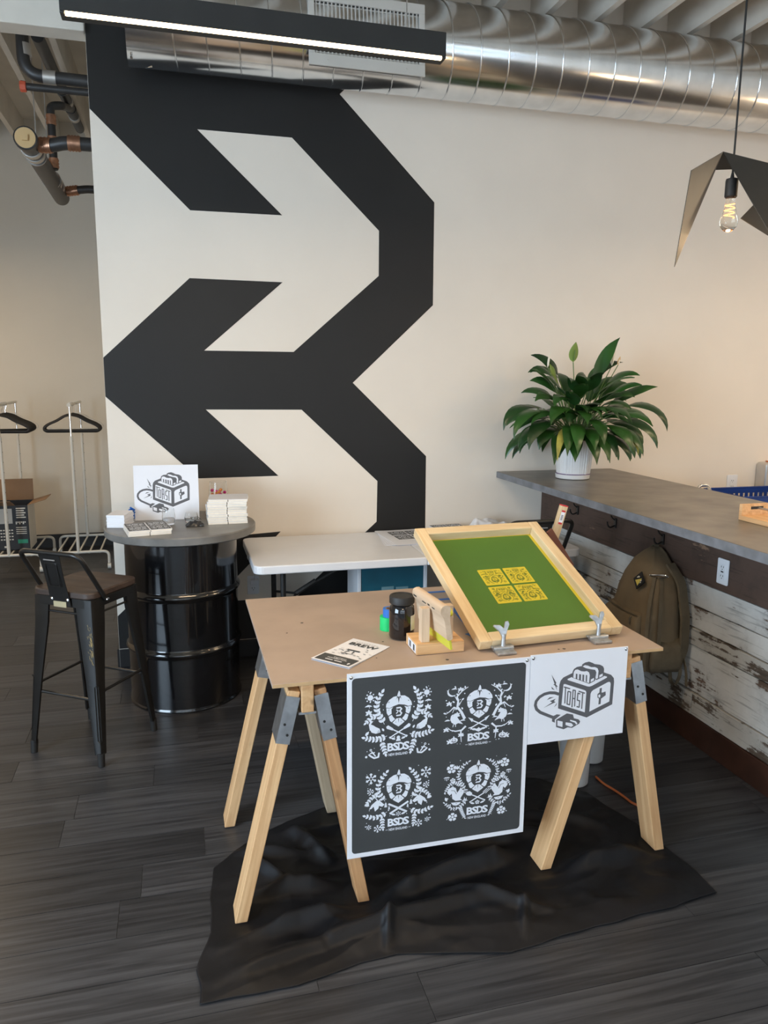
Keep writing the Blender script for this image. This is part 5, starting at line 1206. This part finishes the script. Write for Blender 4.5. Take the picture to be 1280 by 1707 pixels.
mk('pot', MB().loft(secs), K['pot'], pl)
mk('soil', MB().lathe([(0, .205), (.101, .200)], (px_, py_, PZ), 24), K['soil'], pl)
def leaf_mesh(az, th0, th1, lp, lb, wid, th2, base, roll=0, m=10, fold=.18):
    """petiole then blade; angles from the vertical, az is the heading"""
    mb = MB(); h = Vector((math.cos(az), math.sin(az), 0)); sidev = Vector((-math.sin(az), math.cos(az), 0))
    p = Vector(base); pts = [p.copy()]
    for i in range(6):
        th = th0+(th1-th0)*i/5; p = p+(h*math.sin(th)+Vector((0, 0, 1))*math.cos(th))*lp/6; pts.append(p.copy())
    mb.tube(pts, [.0036, .0034, .0032, .003, .0028, .0026, .0024], 5, mi=1)
    rows = []
    for i in range(m+1):
        u = i/m; th = th1+(th2-th1)*u**1.2
        d = h*math.sin(th)+Vector((0, 0, 1))*math.cos(th); nrm = sidev.cross(d)
        if i: p = p+d*lb/m
        w = wid*(math.sin(PI*min(1, u*1.02)**.78))**.85*(1-.25*u) if 0 < u < 1 else .0012
        rl = roll*(u+.2); sv = sidev*math.cos(rl)+nrm*math.sin(rl); nv_ = nrm*math.cos(rl)-sidev*math.sin(rl)
        wave = .05*wid*math.sin(u*11+az*3)
        rows.append([p+sv*(-w)+nv_*(fold*w+wave), p+sv*(-w*.5)+nv_*(fold*w*.32), p, p+sv*(w*.5)+nv_*(fold*w*.32), p+sv*w+nv_*(fold*w-wave)])
    vs = [v for r in rows for v in r]; fs = [(i*5+k, i*5+k+1, (i+1)*5+k+1, (i+1)*5+k) for i in range(m) for k in range(4)]
    mb.add(vs, fs); return mb
q = random.Random(31)
def leaf(az, t0, t1, lp, lb, w, t2, mat='leaf', roll=None):
    R_ = math.radians; a_ = R_(az)
    base = (px_+.055*math.cos(a_)*q.uniform(.2, 1), py_+.055*math.sin(a_)*q.uniform(.2, 1), PZ+.205)
    if roll is None: roll = -math.cos(a_)*q.uniform(.55, 1.05)+q.uniform(-.25, .25)
    mk('leaf', leaf_mesh(a_, R_(t0), R_(t1), lp, lb, w, R_(t2), base, roll), [K[mat], K['stem']], pl, smooth=80)
LM = ['leaf', 'leaf2', 'leaf', 'leaf']
for i in range(26):                                # outer drooping skirt
    az = 360*i/26+q.uniform(-6, 6); k = .70 if math.sin(math.radians(az)) > .35 else 1
    leaf(az, q.uniform(22, 34), q.uniform(72, 92), q.uniform(.17, .26)*k, q.uniform(.25, .33), q.uniform(.044, .056), q.uniform(160, 176), q.choice(LM))
for i in range(20):                                # middle whorl
    az = 360*i/20+11+q.uniform(-8, 8); k = .70 if math.sin(math.radians(az)) > .35 else 1
    leaf(az, q.uniform(14, 26), q.uniform(52, 70), q.uniform(.22, .31)*k, q.uniform(.23, .29), q.uniform(.042, .054), q.uniform(135, 165), q.choice(LM))
for i in range(16):                                # upper, more upright leaves
    az = 360*i/16+5+q.uniform(-12, 12); k = .80 if math.sin(math.radians(az)) > .35 else 1
    leaf(az, q.uniform(3, 12), q.uniform(20, 40), q.uniform(.22, .36)*k, q.uniform(.20, .26), q.uniform(.040, .050), q.uniform(75, 135), q.choice(LM))
for i in range(16):                                # filling the crown
    leaf(q.uniform(-170, 0), q.uniform(4, 16), q.uniform(35, 60), q.uniform(.18, .30), q.uniform(.19, .25), q.uniform(.042, .052), q.uniform(110, 160), q.choice(LM))
for i in range(11):                                # tall inner leaves
    leaf(360*i/11+q.uniform(-14, 14), q.uniform(2, 9), q.uniform(18, 34), q.uniform(.30, .42), q.uniform(.20, .25), q.uniform(.040, .050), q.uniform(80, 140), q.choice(LM))
for i in range(12):                                # short front leaves over the rim
    az = -150+120*i/11+q.uniform(-6, 6)
    leaf(az, q.uniform(20, 34), q.uniform(70, 95), q.uniform(.13, .19), q.uniform(.22, .28), q.uniform(.044, .054), q.uniform(160, 176), q.choice(LM))
leaf(-12, 8, 14, .38, .29, .056, 44, 'leaf', -1.0); leaf(-16, 24, 50, .30, .30, .046, 88, 'leaf', -.9); leaf(-22, 28, 66, .34, .34, .050, 174, 'leaf2', -.8); leaf(190, 30, 66, .33, .30, .040, 172, 'leaf2', .8); leaf(200, 34, 76, .36, .30, .036, 174, 'leaf', .7)
leaf(228, 36, 88, .25, .29, .026, 176, 'leafy', .5); leaf(-62, 34, 84, .24, .27, .030, 174, 'leafy', -.4); leaf(-38, 32, 76, .26, .32, .046, 170, 'leaf2'); leaf(172, 8, 20, .34, .16, .040, 34, 'leaf3', 1.0)
def bloom(x, y, ztop, mat, w, l):
    base = Vector((px_+(x-px_)*.1, py_-.02, PZ+.205)); tip = Vector((x, y, ztop-l))
    f = mk('flower', MB().tube(bend([base, base.lerp(tip, .5)+Vector((0, 0, .04)), tip], .1, 6), .0026, 6), K['stem'], pl, smooth=True)
    rows = []
    for i in range(9):
        u = i/8; ww = w*math.sin(PI*u**.8)**.8 if 0 < u < 1 else .001; c = tip+Vector((.012*u, 0, l*u))
        rows.append([c+Vector((-ww, .35*ww, 0)), c, c+Vector((ww, .35*ww, 0))])
    mk('spathe', MB().add([v for r in rows for v in r], [(i*3+k, i*3+k+1, (i+1)*3+k+1, (i+1)*3+k) for i in range(8) for k in range(2)]), K[mat], f, smooth=80)
    mk('spadix', MB().cyl(tip+Vector((0, -.006, .01)), tip+Vector((.004, -.008, l*.6)), .004, 8, .003), K['spathe' if mat != 'leaf3' else 'stem'], f, smooth=True)
for (ix, iy, mat, w, l) in ((957, 570, 'leaf3', .030, .115), (1022, 572, 'spathe', .016, .13), (1031, 594, 'tan', .010, .05), (914, 586, 'spathe', .007, .09)):
    t_ = at_y(ix, iy, py_-.03); bloom(t_.x, t_.y, t_.z, mat, w, l)

# ================================================================== backpack on its hook
bk_ = thing('backpack', 'tan canvas backpack with yellow triangle patch hanging from the bar hook', 'backpack', (2.17, 3.11, .3))
def rsec(cx, cy, hx, hy, z, sk=0, n=48, pw=.55):
    out = []
    for i in range(n):
        a = 2*PI*i/n; c, s = math.cos(a), math.sin(a)
        x = hx*math.copysign(abs(c)**pw, c); y = hy*math.copysign(abs(s)**pw, s)
        wr = 1+.055*noise.noise((c*2, s*2, z*9))+.02*noise.noise((c*5, s*5, z*22))
        out.append(Vector((cx+x*wr, cy+y*wr+sk*x, z+.010*noise.noise((c*1.5+4, s*1.5, z*5)))))
    return out
secs = [(2.175, 3.115, .075, .130, .318), (2.165, 3.115, .102, .160, .335), (2.160, 3.118, .112, .170, .40), (2.160, 3.122, .115, .172, .50), (2.164, 3.128, .112, .170, .60), (2.176, 3.138, .100, .158, .69), (2.192, 3.150, .082, .132, .76), (2.212, 3.165, .062, .098, .82), (2.232, 3.182, .040, .055, .858), (2.242, 3.193, .020, .022, .880)]
def dens(S, k=4): return [tuple(p+(q_-p)*i/k for p, q_ in zip(a_, b_)) for a_, b_ in zip(S, S[1:]) for i in range(k)]+[S[-1]]
mk('bag_body', MB().loft([rsec(*v_) for v_ in dens(secs)]), K['canvas'], bk_, smooth=70)
secs = [(2.05, 3.135, .020, .125, .345), (2.045, 3.135, .030, .140, .36), (2.043, 3.138, .032, .142, .48), (2.050, 3.142, .028, .140, .585), (2.066, 3.146, .010, .130, .61)]
mk('front_pocket', MB().loft([rsec(a, b, c, d, z) for a, b, c, d, z in secs]), K['canvas'], bk_, smooth=70)
secs = [(2.17, 2.955, .075, .018, .34), (2.165, 2.948, .085, .024, .37), (2.168, 2.950, .082, .022, .46), (2.172, 2.958, .078, .006, .49)]
mk('side_pocket', MB().loft([rsec(a, b, c, d, z) for a, b, c, d, z in secs]), K['canvas2'], bk_, smooth=70)
def ribbon(name, pts, w, wd, mat, th=.0018):
    pts = bend(pts, .03, 4); wd = Vector(wd).normalized()*w/2; secs = []
    for i, p in enumerate(pts):
        t = (pts[min(i+1, len(pts)-1)]-pts[max(i-1, 0)]).normalized(); n_ = t.cross(wd).normalized()*th
        secs.append([p-wd-n_, p+wd-n_, p+wd+n_, p-wd+n_])
    mk(name, MB().loft(secs), K[mat], bk_)
ribbon('seam_band', [(2.062, 2.962, .345), (2.056, 2.955, .50), (2.075, 2.975, .66), (2.135, 3.035, .775)], .016, (.7, -.7, 0), 'canvas2')
ribbon('compression_strap', [(2.115, 2.940, .35), (2.112, 2.935, .50), (2.122, 2.955, .66), (2.165, 3.02, .775)], .020, (1, 0, 0), 'canvas2')
ribbon('shoulder_strap', [(2.232, 3.06, .83), (2.246, 2.985, .76), (2.252, 2.945, .60), (2.250, 2.935, .45), (2.245, 2.955, .375)], .05, (1, .2, 0), 'canvas2', .006)
ribbon('webbing_loop', [(2.245, 2.955, .38), (2.240, 2.930, .33), (2.236, 2.955, .262), (2.236, 2.995, .262), (2.240, 3.015, .33), (2.245, 3.0, .38)], .018, (1, 0, 0), 'canvas2')
ribbon('webbing_tail', [(2.262, 2.96, .42), (2.266, 2.925, .34), (2.266, 2.918, .27)], .016, (0, 1, 0), 'canvas2')
ribbon('haul_loop', [(2.205, 3.245, .815), (2.232, 3.222, .86), (2.243, 3.199, .905), (2.248, 3.175, .86), (2.238, 3.130, .815)], .024, (1, 0, 0), 'canvas2')
car = [(2.135, 3.075, .775), (2.125, 3.055, .783), (2.150, 2.975, .800), (2.160, 2.965, .795), (2.155, 2.985, .786), (2.14, 3.06, .770)]
mk('carabiner', MB().tube(bend(car + [car[0]], .01), .0042, 8), K['chrome'], bk_, smooth=True)
Mp = Mxn((2.088, 3.080, .752)) @ Matrix.Rotation(math.radians(-24), 4, 'X') @ Matrix.Rotation(math.radians(-38), 4, 'Z')
pt = mk('patch', MB().box(-.033, .033, -.028, .028, 0, .006), K['patch'], bk_, M=Mp)
mk('patch_triangle', MB().prism([(-.015, -.019), (.022, -.016), (.005, .020)], .006, .0072), K['patchy'], pt, M=Mp)
mk('patch_mark', MB().box(-.022, -.018, -.004, .008, .006, .007).box(-.016, -.012, .004, .012, .006, .007).box(.010, .014, .008, .016, .006, .007).box(.017, .021, .002, .010, .006, .007), K['spathe'], pt, M=Mp)
mk('zip_pull', MB().tube([(2.022, 3.035, .60), (2.014, 3.034, .585), (2.013, 3.033, .56)], .004, 6), K['canvas2'], bk_, smooth=True)
mk('zip_seam', MB().tube([(2.041, 3.27, .618), (2.028, 3.20, .612), (2.028, 3.08, .606), (2.038, 3.01, .604)], .003, 6), K['canvas2'], bk_, smooth=True)

# ================================================================== behind and on the bar
jg = thing('wooden_jig', 'small pine rack with metal rod lying on the counter', 'rack', (2.38, 2.6, 1.1))
j0, j1 = at_z(1229, 866, 1.1), at_z(1257, 861, 1.1)
jw = .135
mk('jig_base', MB().box(-.0, .42, -.0, jw, 0, .020), K['pine'], jg, M=Matrix.Translation((2.318, 2.735, 1.1006)) @ Matrix.Rotation(-PI/2, 4, 'Z'), bevel=.001)
mk('jig_end', MB().box(0, .016, 0, jw, .0202, .068), K['pine'], jg, M=Matrix.Translation((2.318, 2.735, 1.1006)) @ Matrix.Rotation(-PI/2, 4, 'Z'), bevel=.001)
mk('jig_end', MB().box(.404, .42, 0, jw, .0202, .068), K['pine'], jg, M=Matrix.Translation((2.318, 2.735, 1.1006)) @ Matrix.Rotation(-PI/2, 4, 'Z'), bevel=.001)
mk('rod', MB().cyl((2.318+jw*.62, 2.719, 1.1506), (2.318+jw*.62, 2.331, 1.1506), .005, 10), K['steel'], jg, smooth=True)
mk('burn_mark', MB().box(2.318+jw*.34, 2.318+jw*.80, 2.7182, 2.7188, 1.146, 1.158), K['socket'], jg)
sk = thing('back_bench', 'steel work bench behind the bar against the cream wall', 'bench', (3.7, 4.15, 0))
mk('bench_top', MB().box(2.95, 5.2, 3.75, WY-.004, .80, .84), K['steel'], sk, bevel=.004)
for bx_ in (3.0, 5.15):
    for by_ in (3.8, 4.45): mk('leg', MB().cyl((bx_, by_, .001), (bx_, by_, .80), .02, 12), K['steel'], sk, smooth=True)
fa_ = thing('faucet', 'chrome arched faucet behind the bar counter', 'faucet', (3.27, 4.2, .84))
mk('spout', MB().tube(bend([(3.215, 4.2, .841), (3.215, 4.2, .985), (3.245, 4.2, 1.018), (3.30, 4.2, 1.016), (3.322, 4.2, .985), (3.322, 4.2, .95)], .03, 6), .010, 12), K['chrome'], fa_, smooth=True)
mk('faucet_base', MB().lathe([(.03, 0), (.028, .01), (.014, .02)], (3.215, 4.2, .8405), 20), K['chrome'], fa_, smooth=True)
cr = thing('blue_crate', 'blue perforated plastic crate on the bench behind the bar', 'crate', (3.75, 4.2, .84))
A0, A1, B0, B1, Z0, Z1 = 3.40, 3.95, 3.98, 4.36, .8405, .966
def slotted(p, q, nn):
    """a crate wall with a row of slots, p to q at the base"""
    p = Vector(p); q = Vector(q); d = (q-p); L = d.length; d.normalize(); nr = Vector((-d.y, d.x, 0))*.0015; mb = MB()
    def b(u0, u1, z0, z1):
        a = p+d*u0; c = p+d*u1
        mb.add([a-nr+Vector((0, 0, z0)), c-nr+Vector((0, 0, z0)), c-nr+Vector((0, 0, z1)), a-nr+Vector((0, 0, z1)), a+nr+Vector((0, 0, z0)), c+nr+Vector((0, 0, z0)), c+nr+Vector((0, 0, z1)), a+nr+Vector((0, 0, z1))],
               [(0, 1, 2, 3), (4, 5, 6, 7), (0, 1, 5, 4), (1, 2, 6, 5), (2, 3, 7, 6), (3, 0, 4, 7)])
    hgt = Z1-Z0; b(0, L, 0, hgt*.42); b(0, L, hgt*.70, hgt); s = L/nn
    for i in range(nn): b(i*s, i*s+s*.62, hgt*.42, hgt*.70)
    b(L-.004, L, hgt*.42, hgt*.70)
    mk('crate_wall', mb, K['blueplastic'], cr)
Mz = (0, 0, Z0)
slotted((A0, B0, Z0), (A1, B0, Z0), 14); slotted((A1, B0, Z0), (A1, B1, Z0), 9); slotted((A1, B1, Z0), (A0, B1, Z0), 14); slotted((A0, B1, Z0), (A0, B0, Z0), 9)
mk('crate_floor', MB().box(A0, A1, B0, B1, Z0, Z0+.003), K['blueplastic'], cr)
mk('crate_rim', MB().tube([(A0, B0, Z1), (A1, B0, Z1), (A1, B1, Z1), (A0, B1, Z1)], .006, 6, closed=True), K['blueplastic'], cr)
ds = thing('steel_dispenser', 'stainless steel dispenser fixed on the wall behind the bar', 'dispenser', (4.07, 4.47, .92))
mk('dispenser_case', MB().prism(rrect(.27, .215, .022, 5), 0, .10), K['steel'], ds, M=Myn((4.075, WY-.001, 1.012)), bevel=.01, seg=3)
mk('copper_lid', MB().box(4.0, 4.15, WY-.085, WY-.02, 1.1205, 1.128), K['orange'], ds)
